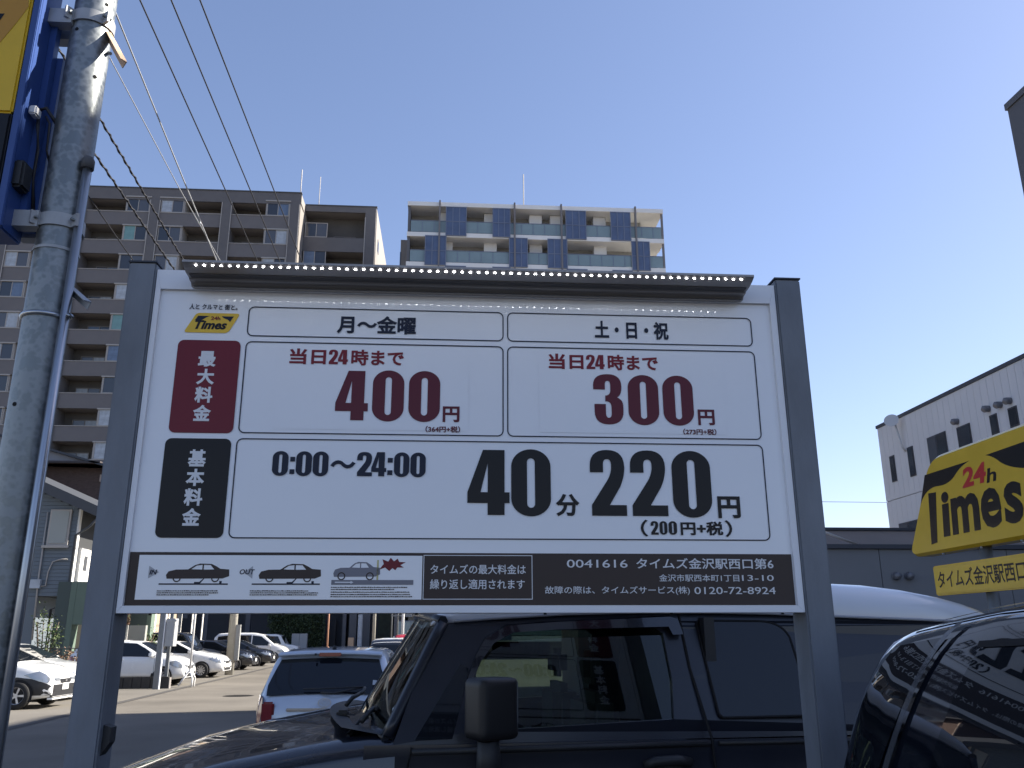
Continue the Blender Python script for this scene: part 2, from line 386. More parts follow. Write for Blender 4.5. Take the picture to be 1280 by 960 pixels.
def apartment_b():
    root = thing('apartment_building', 'narrow dark end block with two balconies just right of the grey brown apartments', 'building', (-11, 75.3, 0))
    off = Vector((11, -75.3, 0)); YF, H = 75.3, 41.2
    def P(o): o.location = Vector(o.location)+off; return o
    P(box('wall', -14.2, -7.5, YF+1.6, YF+15, 0, H-.1, M_inner, root))
    side = P(box('side_wall', -7.5, -7.44, YF+.4, YF+15, 0, H, MATS['apt_side'], root))
    P(box('pilaster', -8.5, -7.5, YF-.02, YF+1.6, 0, H, M_tile, root)); P(box('edge_strip', -8.52, -8.44, YF-.06, YF-.022, 0, H-1.1, M_trim, root))
    P(box('roof_parapet', -14.2, -8.5, YF, YF+.2, H-.6, H, M_tile, root)); P(box('roof_slab', -14.2, -8.5, YF+.2, YF+1.6, H-.6, H-.35, M_slab, root))
    P(box('roof_coping', -14.2, -7.4, YF-.06, YF+.3, H+.002, H+.1, MATS['coping_dark'], root))
    wm = window_mesh(2.1, 1.5, M_trim, M_pane, M_pane2); wm2 = window_mesh(2.1, 1.5, M_trim, M_curt2, M_pane)
    for k in range(13):
        zt = 37.9-2.87*k; zb = zt-1.45
        if zb < 0: break
        P(box('balcony_parapet', -14.2, -8.5, YF, YF+.18, zb, zt, M_tile, root)); P(box('balcony_slab', -14.2, -8.5, YF+.18, YF+1.6, zb, zb+.25, M_slab, root))
        c = (wm, wm2)[k % 2]; o = part('window', c[0], root, Vector((-14.1, YF+.05, zt+.005))+off); part('pane', c[1], o); part('pane', c[2], o)
        c = dmm; o = part('balcony_door', c[0], root, Vector((-11.6, YF+1.5, zb+.26))+off); part('pane', c[1], o); part('pane', c[2], o)
        # side balconies stepping out at the back
        P(box('side_balcony', -7.44, -6.5, YF+6, YF+10, zb-.3, zb+.9, M_tile2, root))
        P(box('side_window', -7.44, -7.40, YF+2.2, YF+3.2, zt-.2, zt+1.0, M_pane, root))
    b = MB(); b.tube([(-13.6, 79, H), (-13.6, 79, H+5.2)], .04, 5); P(b.obj('antenna', M_trim, root))
dmm = window_mesh(2.1, 2.0, M_slab, M_pane, M_pane2)
apartment_b()

def apartment_c():
    root = thing('apartment_building', 'pale apartment block with blue screens and glass balconies above the lamp bar', 'building', (7, 67, 0))
    off = Vector((-7, -67, 0)); YF = 67.0
    Mw = mat('white_concrete', (.78, .77, .75), .7, var=.04, scale=.8); Mc = mat('cream_wall', (.34, .33, .31), .8, var=.08, scale=.8)
    Mg = mat('balcony_glass', (.20, .27, .29), .18, spec=.7, var=.1, scale=.4); Mb = mat('screen_blue', (.085, .12, .215), .3, var=.15, scale=1)
    Mp = mat('fin_dark', (.18, .17, .175), .6); Ml = mat('screen_line', (.16, .19, .27), .5)
    def P(o): o.location = Vector(o.location)+off; return o
    XL, XR, H = -3.95, 18.1, 37.45
    P(box('wall', XL+.1, XR-1.6, YF+1.8, YF+13, 0, H-.3, Mc, root))
    P(box('end_wall', XL, XL+.22, YF, YF+13, 0, H-.02, mat('end_grey', (.12, .12, .13), .7), root))
    P(box('roof_slab', XL-.05, XR+.1, YF-.15, YF+13, H-.38, H, Mw, root))
    P(box('rear_wing', -4.75, XL-.05, YF+4, YF+11, 0, 35.8, M_slab, root))
    for k in range(12): P(box('wing_window', -4.79, -4.70, YF+3.96, YF+6.2, 33.2-2.75*k, 34.6-2.75*k, M_pane2, root))
    fins = [-1.25, 5.18, 9.23, 15.73]
    for x in fins: P(box('fin', x-.07, x+.07, YF-.30, YF+.0, 31.0, H+.12, Mp, root))
    P(box('corner_post', XR-.08, XR+.1, YF, YF+.15, 0, H-.4, Mp, root)); P(box('corner_post', XR-.08, XR+.1, YF+6, YF+6.15, 0, H-.4, Mp, root))
    P(box('side_slab_wall', XR-1.6, XR-1.5, YF+1.7, YF+13, 0, H-.4, Mc, root))
    rows = [[(-.69, 1.02), (3.31, 4.78), (9.62, 11.35), (13.55, 15.25)], [(-2.41, -.67), (4.72, 6.25), (8.02, 9.66), (15.28, 16.82)]]
    gm = {}
    for k in range(13):
        z = 34.60-2.75*k            # slab top of this storey
        if z < 1: break
        P(box('balcony_slab', XL-.04, XR+.06, YF-.12, YF+1.8, z-.40, z, Mw, root))
        P(box('side_slab', XR-1.6, XR+.06, YF+1.8, YF+12, z-.28, z, Mw, root))
        P(box('side_balustrade', XR, XR+.04, YF+.2, YF+12, z+.05, z+1.05, mat('side_glass', (.45, .47, .46), .3), root))
        sc = sorted(rows[k % 2])
        edges = [XL+.25]+[e for s in sc for e in s]+[XR-.1]
        for a_, b_ in zip(edges[0::2], edges[1::2]):
            if b_-a_ < .3: continue
            o = P(box('balustrade', a_+.02, b_-.02, YF-.06, YF-.02, z+.06, z+1.08, Mg, root))
            r_ = MB(); r_.box(a_, b_, YF-.09, YF+.01, z+1.082, z+1.13); q = a_+1.0
            while q < b_-.4: r_.box(q-.02, q+.02, YF-.085, YF-.062, z+.06, z+1.08); q += 1.0
            r = r_.obj('handrail', Ml, root); P(r)
        for a_, b_ in sc:
            o = P(box('blue_screen', a_, b_, YF-.2, YF-.13, z-.3, z+2.42, Mb, root))
            m_ = MB(); wd = b_-a_
            for t in (0, 1/3, 2/3, 1): m_.box(a_+wd*t-.035, a_+wd*t+.035, YF-.24, YF-.201, z-.3, z+2.42)
            for zz in (z-.3, z+1.0, z+2.36): m_.box(a_+.036, b_-.036, YF-.235, YF-.202, zz, zz+.06)
            g = m_.obj('screen_grid', Ml, o)
        # back wall: doors, piers, partitions
        for i, xw in enumerate((-3.0, .9, 2.4, 6.1, 7.6, 10.6, 12.6, 16.2)):
            P(box('balcony_door', xw, xw+1.7, YF+1.74, YF+1.80, z+.02, z+2.0, M_pane if (i+k) % 3 else M_pane2, root))
        for xp in (-2.95+1.75, 1.7+.9, 6.55, 8.4, 12.2): P(box('pier', xp, xp+1.1, YF+.9, YF+1.74, z+.01, z+2.42, Mw, root))
    b = MB(); b.tube([(6.25, 70, H), (6.25, 70, H+4.8)], .05, 5); P(b.obj('antenna', M_trim, root))
    for x in (1.9, 12.6): P(box('roof_vent', x, x+.3, YF+1, YF+1.3, H+.001, H+.35, Mp, root))
apartment_c()

# ================================================================== white building on the right
def white_building():
    XF = 21.0; c0 = atX(1096, 533, XF); zt = c0.z; yf = c0.y
    root = thing('white_building', 'white three storey building with narrow dark windows behind the yellow sign', 'building', (XF, yf, 0))
    off = Vector((-XF, -yf, 0))
    Mw = mat('white_siding', (.60, .60, .62), .6, var=.03, scale=.5); Mwd = mat('siding_joint', (.36, .36, .39), .8)
    def P(o): o.location = Vector(o.location)+off; return o
    P(box('wall', XF+.06, XF+12, 26.6, yf, 0, zt-.02, Mwd, root))
    zj = atX(1110, 628, XF).z; zj = (zj+atX(1104, 628, XF).z)/2
    wins = []
    for (xa, ya, xb, yb) in ((1112,571,1122,601),(1134,560,1146,594),(1159,548,1186,566),(1196,535,1216,552),(1237,520,1250,541),(1260,511,1275,531),(1124,655,1138,678)):
        a_, b_ = atX(xa, ya, XF), atX(xb, yb, XF); wins.append((min(a_.y, b_.y), max(a_.y, b_.y), min(a_.z, b_.z), max(a_.z, b_.z)))
    wins[2] = (wins[2][0], wins[2][1], wins[2][3]-1.25, wins[2][3]); wins[3] = (wins[3][0], wins[3][1], wins[3][3]-1.25, wins[3][3])
    wins[6] = (wins[6][0]-.9, wins[6][1], 4.2, wins[6][3])
    n = 30; st = (yf-26.6)/n
    for i in range(n):
        y1 = yf-i*st; y0 = y1-st
        for z0, z1 in ((0, zj-.02), (zj+.02, zt-.14)):
            P(box('siding_panel', XF, XF+.059, y0+.007, y1-.007, z0, z1, Mw, root))
    P(box('roof_edge', XF-.05, XF+.4, 26.6, yf+.05, zt-.13, zt+.02, mat('roof_edge_dark', (.06, .065, .08), .6), root))
    Mf = mat('sash_dark', (.05, .05, .06), .5)
    for (y0, y1, z0, z1) in wins:
        f = P(box('window', XF-.035, XF-.002, y0, y1, z0, z1, Mf, root))
        k = 2 if y1-y0 > 1.0 else 1
        for j in range(k):
            a_ = y0+.05+(y1-y0-.05)*j/k; b_ = y0+(y1-y0-.0)*(j+1)/k-.05
            bb = MB(); bb.box(XF-.05, XF-.036, a_, b_, z0+.06, z1-.06); q = bb.obj('pane', M_pane2 if j else M_pane, f)
    for px, py in ((1236, 511), (1251, 506), (1263, 501), (1197, 527)):
        p = atX(px, py, XF); b = MB(); b.tube([(XF, p.y, p.z), (XF-.16, p.y, p.z)], .13, 12); b.tube([(XF-.15, p.y, p.z), (XF-.24, p.y, p.z-.08)], [.15, .10], 12); P(b.obj('vent_hood', mat('vent_grey', (.16, .16, .18), .5), root))
    p = atX(1119, 526, XF)
    b = MB(); b.tube([(XF-.2, p.y, p.z), (XF-.45, p.y, p.z+.02)], [.05, .05], 8); ax_ = Vector((-.55, -.75, .35)).normalized(); c_ = Vector((XF-.45, p.y-.5, p.z-.15)); b.tube([c_+ax_*.08, c_+ax_*.04, c_, c_-ax_*.04], [.33, .28, .18, .05], 20); b.tube([(XF, p.y-.6, p.z-1.6), (XF-.15, p.y-.6, p.z-1.45), (XF-.3, p.y-.5, p.z-.3)], .045, 6)
    d = b.obj('satellite_dish', mat('dish_grey', (.5, .5, .5), .5)); tag(d, 'small round satellite dish on an arm at the roof corner of the white building', 'dish')
white_building()

def grey_wall_building():
    Yf = 18.0; zt = atY(1150, 681, Yf).z
    root = thing('low_building', 'low plain grey building with flat roof between board and white building', 'building', (10, Yf, 0))
    M_gw = mat('grey_panel', (.20, .205, .22), .55, var=.05, scale=.6, bump=.04, bscale=3); Mj = mat('panel_joint', (.07, .07, .08), .8)
    off = Vector((-10, -Yf, 0))
    def P(o): o.location = Vector(o.location)+off; return o
    P(box('wall', 3.6, 19.6, Yf+.05, Yf+6.5, 0, zt-.12, Mj, root))
    xs = [3.6, 5.9, 8.0, 9.55, 12.0, 14.5, 17.0, 19.6]; s = atY(1101, 710, Yf).x; xs[3] = s; xs[2] = s-2.9; xs[1] = s-4.6
    for a_, b_ in zip(xs[:-1], xs[1:]): P(box('wall_panel', a_+.008, b_-.008, Yf, Yf+.049, 0, zt-.10, M_gw, root))
    P(box('roof_edge', 3.5, 19.7, Yf-.08, Yf+6.5, zt-.09, zt, mat('roof_edge_dark', (.06, .065, .08), .6), root))
    for px, py in ((1119, 720), (1135, 720)):
        p = atY(px, py, Yf); b = MB(); r = .085
        b.tube([(p.x, Yf, p.z), (p.x, Yf-.06, p.z)], r, 14); b.tube([(p.x, Yf-.06, p.z), (p.x, Yf-.13, p.z-.02), (p.x, Yf-.16, p.z-.05)], [r*.95, r*.9, r*.5], 14); P(b.obj('vent_hood', MATS['vent_grey'], root))
    return root
grey_wall_building()

def roof_house():
    Yf = 27.0; a_ = atY(1020, 662, Yf); root = thing('house', 'brown roofed house seen over the low grey building', 'house', (8, Yf, 0))
    off = Vector((-8, -Yf, 0)); Mr = mat('brown_roof', (.19, .16, .14), .8, var=.1, scale=1, bump=.2, bscale=10)
    b = MB(); b.grid([[(x, Yf-3, a_.z-1.6), (x, Yf, a_.z)] for x in (3.5, 18)], smooth=False); b.grid([[(x, Yf, a_.z), (x, Yf+3, a_.z-1.6)] for x in (3.5, 18)], smooth=False)
    o = b.obj('roof', Mr, root); o.location = off
    o = box('wall', 3.8, 17.8, Yf-2.6, Yf+2.6, 0, a_.z-1.45, M_slab, root); o.location = off
    o = box('ridge', 3.5, 18, Yf-.12, Yf+.12, a_.z-.03, a_.z+.06, MATS['roof_edge_dark'], root); o.location = off
    b = MB(); p0, p1 = atY(1030, 665, 24.9), atY(1073, 681, 24.9); b.tube([p0, p1], .04, 6); o = b.obj('gutter', M_trim, root); o.location = off
roof_house()

def tall_building():
    c = atY(1258, 130, 25.6); X, Y, H = c.x, c.y, c.z
    root = thing('office_building', 'dark edge of a tall building cut off by the right side of the picture', 'building', (X, Y, 0))
    M_d = mat('dark_cladding', (.10, .10, .11), .6, var=.05, scale=1)
    def b_(n, *a): o = box(n, *a, M_d, root); o.location = (-X, -Y, 0); return o
    b_('wall', X, X+14, TALL_Y, Y, 0, H-.25); b_('roof_edge', X-.06, X+14, TALL_Y, Y+.06, H-.249, H)
    b_('shade_wing', X, X+14, -7, TALL_Y-.01, 0, TALL_H)  # unseen wing, added and sized to shape the shade on pole and board
TALL_Y, TALL_H = 13.0, 19.1
tall_building()

# ================================================================== houses on the left
def grey_house():
    Yf = 31.5
    root = thing('house', 'blue grey sided house with a sloping dark roof edge on green garage columns', 'house', (-14, Yf, 0)); off = Vector((14, -Yf, 0))
    def P(o): o.location = Vector(o.location)+off; return o
    Ms = mat('blue_siding', (.125, .150, .175), .6, var=.04, scale=1.5); Mfas = mat('fascia_dark', (.05, .055, .065), .6); Mg = mat('garage_green', (.12, .165, .13), .7, var=.06, scale=2)
    Mwh = mat('white_render', (.72, .71, .68), .8, var=.03, scale=1.2)
    A1, A2 = atY(45, 597, Yf), atY(127, 634, Yf); slope = (A2.z-A1.z)/(A2.x-A1.x)
    zr = lambda x: A1.z+(x-A1.x)*slope
    xr = atY(93, 680, Yf).x; zf = atY(75, 745, Yf).z; xl = -23.0
    # clapboards, each its own course, clipped under the roof line
    h = .13; z = zf; wb = MB()
    core = MB(); core.prism([(xl, zf), (xr-.01, zf), (xr-.01, zr(xr)-.32), (xl, zr(xl)-.32)], (0, Yf+.04, 0), (1, 0, 0), (0, 0, 1), (0, 1, 0), 7.5); P(core.obj('wall', Mfas, root))
    while z < zr(xl)-.5:
        x_lim = min(xr, A1.x+((z+h)+.30-A1.z)/slope)
        if x_lim > xl+.2:
            b = MB(); b.prism([(Yf, z), (Yf+.038, z), (Yf+.038, z+h-.008), (Yf+.014, z+h-.008)], (xl, 0, 0), (0, 1, 0), (0, 0, 1), (1, 0, 0), x_lim-xl); P(b.obj('clapboard', Ms, root))
        z += h
    # roof slab with fascia, and gutter
    b = MB(); x2 = A2.x+.1
    b.prism([(xl-1, zr(xl-1)), (x2, zr(x2)), (x2, zr(x2)-.36), (xl-1, zr(xl-1)-.36)], (0, Yf-.55, 0), (1, 0, 0), (0, 0, 1), (0, 1, 0), 9.0); P(b.obj('roof', Mfas, root))
    b = MB(); b.tube([(x2+.06, Yf-.55, zr(x2)-.25), (x2+.06, Yf+8, zr(x2)-.25)], .07, 8); b.tube([(x2+.06, Yf-.4, zr(x2)-.28), (x2-.3, Yf-.35, zr(x2)-.7), (xr+.03, Yf-.07, zr(x2)-.95), (xr+.03, Yf-.07, zf-.3), (xr-.45, Yf-.07, zf-.45), (xr-.45, Yf-.07, .2)], .045, 7); P(b.obj('downpipe', Mfas, root))
    # window
    a_, c_ = atY(65, 637, Yf), atY(85, 682, Yf)
    f = P(box('window', a_.x, c_.x, Yf-.07, Yf-.002, c_.z, a_.z, M_trim, root)); P(box('pane', a_.x+.07, c_.x-.07, Yf-.09, Yf-.071, c_.z+.07, a_.z-.07, mat('blind', (.30, .32, .31), .6), f)); f.children[0].location = (0, 0, 0)
    box('sill', a_.x-.12, c_.x+.06, Yf-.14, Yf-.071, c_.z-.09, c_.z-.001, M_trim, f)
    # side wall, the dark of the recess put into its colour, and white balcony
    zb0, zb1 = atY(90, 727, Yf).z, atY(93, 684, Yf).z
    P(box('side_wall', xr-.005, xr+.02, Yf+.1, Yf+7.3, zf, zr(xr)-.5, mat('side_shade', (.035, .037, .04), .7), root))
    P(box('balcony_wall', xr+.02, xr+.16, Yf+.3, Yf+7.2, zb0, zb1, Mwh, root)); s0, s1 = atX(105, 700, xr+.16).y, atX(109, 700, xr+.16).y
    P(box('balcony_slot', xr+.161, xr+.175, s0, s1, zb0+.42, zb1-.25, Mfas, root))
    P(box('corner_trim', xr-.02, xr+.06, Yf+.02, Yf+.20, zf, zr(xr)-.4, Mwh, root))
    P(box('side_door', xr+.02, xr+.05, Yf+2.0, Yf+3.7, zb1, zb1+1.1, M_pane, root))
    # ground storey: wall, tan alcove and green columns
    P(box('ground_wall', xl, atY(42, 780, Yf).x, Yf+.02, Yf+6, 0, zf-.01, Ms, root))
    Mt = mat('tan_wall', (.42, .36, .26), .8, var=.05, scale=2)
    P(box('alcove_wall', atY(42, 780, Yf).x, xr+.2, Yf+2.6, Yf+2.9, 0, zf-.01, Mt, root))
    P(box('alcove_door', atY(50, 780, Yf+2.6).x, atY(60, 780, Yf+2.6).x, Yf+2.52, Yf+2.59, .05, 2.2, M_pane, root))
    c0, c1 = atY(71, 780, Yf).x, atY(92, 780, Yf).x
    P(box('column', c0, c0+.42, Yf-.3, Yf+.2, 0, zb0-.02, mat('column_dark', (.055, .075, .07), .7), root)); P(box('column', c0+.43, c0+.62, Yf-.31, Yf+.21, 0, zb0-.02, Mg, root))
    P(box('beam', c0+.62, xr+1.9, Yf-.3, Yf+.2, zf-.95, zb0-.02, Mg, root)); P(box('column', xr+1.55, xr+1.9, Yf-.3, Yf+.2, 0, zf-.96, Mg, root))
    for k in range(10): P(box('grille_bar', c0+.75+k*.16, c0+.80+k*.16, Yf+.4, Yf+.44, zf-1.6, zf-.96, M_trim, root))
    P(box('garage_back', c0+.62, xr+2, Yf+2.3, Yf+2.5, 0, zf-.95, mat('garage_grey', (.28, .28, .26), .8), root))
    # meter boxes and conduit
    for px, py in ((40, 730), (48, 730)):
        p = atY(px, py, Yf); P(box('meter_box', p.x-.11, p.x+.1, Yf-.12, Yf-.002, p.z-.15, p.z+.15, M_curt, root))
    q = [atY(a, b_, Yf-.05) for a, b_ in ((50, 733), (57, 732), (60, 715), (66, 702), (76, 699), (84, 699))]
    b = MB(); b.tube(q, .022, 6); b.tube([atY(60, 640, Yf-.04), atY(48, 725, Yf-.04), atY(40, 800, Yf-.04)], .03, 6); P(b.obj('conduit', M_trim, root))
grey_house()

def brown_house():
    Yf = 42.0; root = thing('house', 'brown tiled house with a pale soffit rising behind the blue grey house', 'house', (-18, Yf, 0)); off = Vector((18, -Yf, 0))
    def P(o): o.location = Vector(o.location)+off; return o
    Mb = mat('brown_tile', (.115, .075, .062), .7, var=.3, scale=5, bump=.3, bscale=20, stretch=(1, 1, 2.5))
    A1, A2 = atY(58, 561, Yf), atY(131, 582, Yf); sl_ = (A2.z-A1.z)/(A2.x-A1.x); zr = lambda x: A1.z+(x-A1.x)*sl_
    xr = atY(129, 600, Yf).x; zw = atY(100, 583, Yf).z
    P(box('wall', -27, xr, Yf, Yf+7, 0, zw, Mb, root))
    P(box('soffit', -27, xr+.1, Yf-.9, Yf+7, zw+.002, zw+.10, mat('soffit_dark', (.06, .05, .05), .7), root))
    b = MB(); b.prism([(-27, zw+.11), (xr+.3, zw+.11), (xr+.3, zr(xr+.3)-.1), (-27, zr(-27)-.1)], (0, Yf-.6, 0), (1, 0, 0), (0, 0, 1), (0, 1, 0), .3); P(b.obj('gable', mat('gable_grey', (.32, .32, .34), .7), root))
    b = MB(); x2 = xr+.45; b.prism([(-28, zr(-28)), (x2, zr(x2)), (x2, zr(x2)-.1), (-28, zr(-28)-.1)], (0, Yf-.9, 0), (1, 0, 0), (0, 0, 1), (0, 1, 0), 8.5); P(b.obj('roof', MATS['fascia_dark'], root))
    P(box('downpipe', xr+.01, xr+.1, Yf-.12, Yf-.03, 3, zw-.4, mat('pipe_cream', (.45, .36, .30), .6), root)); P(box('rain_head', xr-.1, xr+.14, Yf-.2, Yf-.03, zw-.75, zw-.42, MATS['pipe_cream'], root))
brown_house()

# ================================================================== the price sign
def build_price_sign():
    root = thing('price_sign', 'wide white car park price board between two grey posts with a lamp bar on top', 'sign', (0.2234, 3.0418, 0))
    X, Y, Z = Vector((1, 0, 0)), Vector((0, 1, 0)), Vector((0, 0, 1))
    for c in (-1.370, 1.077):
        b = MB(); b.box(c-.050, c+.050, -.022, .112, 0, 2.885)
        p = b.obj('post', M_post, root, bevel=.006)
        box('post_cap', c-.052, c+.052, -.024, .114, 2.886, 2.892, M_postcap, p)
        b = MB(); b.box(c-.09, c+.09, -.06, .15, 0.001, .012); b.obj('base_plate', M_post, p)
    x0, x1, zb, zt = -1.318, 1.025, 1.629, 2.862
    # mitred frame, one mesh per rail, body between
    box('cabinet', x0+.004, x1-.004, .004, .086, zb+.004, zt-.004, M_frame, root)
    front = []
    panel = MB(); panel.grid([[(x0+.016+(x1-x0-.032)*i/24, .0015, zb+.02+(2.786-zb-.02)*j/12) for j in range(13)] for i in range(25)])
    front.append(panel.obj('face_panel', M_sign, root, recalc=False))
    for v in front[0].data.polygons: v.use_smooth = True
    def rail(poly):
        b = MB(); b.prism(poly, (0, -.012, 0), X, Z, Y, .0165); o = b.obj('frame_rail', M_frame, root); front.append(o)
    L, Rr, B, T = x0+.019, x1-.024, zb+.024, 2.786
    e = .0006
    rail([(x0, zb), (x1, zb), (Rr, B-e), (L, B-e)]); rail([(x0, zt), (L, T+e), (Rr, T+e), (x1, zt)])
    rail([(x0, zb+e), (L-e, B), (L-e, T), (x0, zt-e)]); rail([(x1, zb+e), (x1, zt-e), (Rr+e, T), (Rr+e, B)])
    O = Vector((0, -.0008, -.1)); O2 = Vector((0, -.0016, -.1)); O3 = Vector((0, -.0024, -.1))
    def A(o): front.append(o); return o
    def outline(u0, v0, u1, v1, m, r=.022, t=.0042):
        A(tess('print_outline', [rrect(u0, v0, u1, v1, r), rrect(u0+t, v0+t, u1-t, v1-t, r-t)], m, root, O, X, Z))
    def tx(s, u0, v0, u1, v1, m, bold=.02, o=O2, shear=0, track=1.0): A(text(s, u0, v0, u1, v1, m, root, o, X, Z, bold, shear, track=track))
    def dg(s, bs, m): A(digits(s, bs, m, root, O2, X, Z))
    outline(-.977, 2.712, -.031, 2.829, M_navy); outline(-.018, 2.712, .926, 2.829, M_navy)
    outline(-.977, 2.347, -.031, 2.693, M_navy); outline(-.018, 2.347, .929, 2.693, M_navy)
    outline(-.979, 1.977, .929, 2.329, M_navy)
    tx('月～金曜', -.651, 2.730, -.359, 2.802, M_navy, .03); tx('土・日・祝', .315, 2.731, .599, 2.804, M_navy, .03)
    # overlaid price stickers
    for a_, b_ in ((-.86, -.16), (.10, .80)):
        A(tess('price_sticker', [[(a_, 2.365), (b_, 2.365), (b_, 2.672), (a_, 2.672)]], M_sign, root, Vector((0, .0003, -.1)), X, Z))
    for a_, n1, n2, nt_ in ((-.816, '400', None, '(364円+税)'), (.137, '300', None, '(273円+税)')):
        wd = .416 if a_ < 0 else .415
        k = wd/.416
        tx('当日', a_, 2.608, a_+.132*k, 2.668, M_redtext, .028)
        dg('24', [(a_+.142*k, 2.610, a_+.176*k, 2.666), (a_+.176*k, 2.610, a_+.212*k, 2.666)], M_redtext)
        tx('時まで', a_+.224*k, 2.607, a_+.416*k, 2.668, M_redtext, .028)
    dg('400', [(-.641, 2.400, -.524, 2.586), (-.509, 2.397, -.395, 2.590), (-.378, 2.397, -.264, 2.590)], M_redbig)
    dg('300', [(.302, 2.398, .413, 2.591), (.432, 2.397, .547, 2.590), (.563, 2.397, .678, 2.590)], M_redbig)
    tx('円', -.253, 2.398, -.192, 2.457, M_redbig, .03); tx('円', .692, 2.400, .755, 2.460, M_redbig, .03)
    tx('（364円+税）', -.314, 2.359, -.189, 2.383, M_redbig, .028); tx('（273円+税）', .633, 2.363, .758, 2.386, M_redbig, .028)
    z0, z1 = 2.195, 2.284
    dg('0:00', [(-.848, z0, -.793, z1), (-.787, z0, -.770, z1), (-.766, z0, -.711, z1), (-.707, z0, -.653, z1)], M_navy)
    tx('～', -.646, 2.224, -.558, 2.253, M_navy, .03)
    dg('24:00', [(-.553, z0+.002, -.499, z1), (-.502, z0+.002, -.449, z1), (-.445, z0, -.427, z1), (-.422, z0, -.368, z1), (-.364, z0, -.310, z1)], M_navy)
    dg('40', [(-.160, 2.063, -.010, 2.297), (-.004, 2.059, .138, 2.301)], M_black)
    dg('220', [(.281, 2.063, .411, 2.302), (.428, 2.063, .561, 2.302), (.581, 2.058, .724, 2.302)], M_black)
    tx('分', .155, 2.060, .240, 2.140, M_black, .03); tx('円', .743, 2.057, .826, 2.136, M_black, .03)
    tx('（', .458, 1.990, .484, 2.050, M_black, .02)
    dg('200', [(.494, 1.997, .522, 2.045), (.526, 1.997, .554, 2.045), (.559, 1.997, .589, 2.045)], M_black)
    tx('円+税', .602, 1.995, .757, 2.045, M_black, .03); tx('）', .764, 1.990, .790, 2.050, M_black, .02)
    # red and black headings
    A(tess('heading_block', [rrect(-1.218, 2.346, -.994, 2.693, .022)], M_red, root, O, X, Z))
    A(tess('heading_block', [rrect(-1.224, 1.978, -.996, 2.326, .022)], M_black, root, O, X, Z))
    for s, zt_, zb_, in (('最大料金', 2.655, 2.385), ('基本料金', 2.290, 2.015)):
        h = (zt_-zb_)/4
        for i, ch in enumerate(s): tx(ch, -1.140, zt_-(i+1)*h+.004, -1.077, zt_-i*h-.004, M_wprint, .035)
    # logo
    tx('人と クルマと 街と。', -1.192, 2.812, -1.018, 2.834, M_navy, .02)
    def par(z, pts): return pts
    A(tess('logo_plate', [path([(-1.190,2.722),(-1.205,2.722,-1.197,2.735),(-1.170,2.786),(-1.164,2.799,-1.150,2.799),(-1.018,2.799),(-1.006,2.799,-1.012,2.786),(-1.038,2.735),(-1.045,2.722,-1.058,2.722)])], M_yel, root, O, X, Z))
    A(tess('logo_print', [path([(-1.168,2.768),(-1.157,2.787),(-1.112,2.787),(-1.125,2.785,-1.135,2.775),(-1.145,2.768,-1.156,2.769)])], M_navy, root, O2, X, Z))
    A(tess('logo_print', [path([(-1.072,2.787),(-1.028,2.787),(-1.041,2.764),(-1.045,2.774,-1.058,2.777),(-1.066,2.780,-1.072,2.787)])], M_navy, root, O2, X, Z))
    tx('24h', -1.110, 2.771, -1.076, 2.786, M_redtext, .03); tx('Times', -1.166, 2.735, -1.050, 2.770, M_black, .04, shear=.3)
    # brown foot band
    A(tess('foot_band', [[(-1.298, 1.754), (.998, 1.754), (.998, 1.930), (-1.298, 1.930)]], M_brown, root, O, X, Z))
    A(tess('diagram_panel', [[(-1.266, 1.773), (-.313, 1.773), (-.313, 1.920), (-1.266, 1.920)]], M_sign, root, O2, X, Z))
    A(tess('print_outline', [[(-.309, 1.773), (.069, 1.773), (.069, 1.923), (-.309, 1.923)], [(-.3065, 1.7755), (.0665, 1.7755), (.0665, 1.9205), (-.3065, 1.9205)]], M_wprint, root, O2, X, Z))
    tx('タイムズの最大料金は', -.285, 1.858, .046, 1.891, M_wprint, .012); tx('繰り返し適用されます', -.285, 1.807, .042, 1.841, M_wprint, .012)
    tx('0041616', .190, 1.881, .405, 1.909, M_wprint, .006); tx('タイムズ金沢駅西口第6', .436, 1.877, .930, 1.915, M_wprint, .014)
    tx('金沢市駅西本町1丁目', .515, 1.834, .802, 1.859, M_wprint, .008); tx('13-10', .812, 1.8365, .927, 1.857, M_wprint, .004)
    tx('故障の際は、タイムズサービス(株)', .112, 1.788, .622, 1.818, M_wprint, .008); tx('0120-72-8924', .638, 1.791, .930, 1.8155, M_wprint, .005)
    # diagrams
    k = 1/376*.209
    def silhouette(ox, oz, third=False):
        P = lambda a, b: (ox+(a-272)*k*(.76 if third else 1), oz+(228-b)*k)
        body = [P(272,184),P(285,162),P(330,151),P(400,150),P(440,124),P(470,115),P(538,117),P(565,130),P(592,146),P(645,150),P(648,190),P(610,204),P(278,206)]
        A(tess('diagram_car', [body, [P(418,149),P(450,127),P(484,123),P(484,151)], [P(492,123),P(532,124),P(556,150),P(492,151)]], M_grey if third else M_brown, root, O3, X, Z))
        for cx in (338, 566):
            c = [(P(cx, 0)[0]+.0135*math.cos(t), oz+.0145+.0135*math.sin(t)) for t in [2*math.pi*q/20 for q in range(20)]]
            c2 = [(P(cx, 0)[0]+.0095*math.cos(t), oz+.0145+.0095*math.sin(t)) for t in [2*math.pi*q/20 for q in range(20)]]
            A(tess('diagram_wheel', [c, c2], M_brown, root, O3+Vector((0, -.0006, 0)), X, Z))
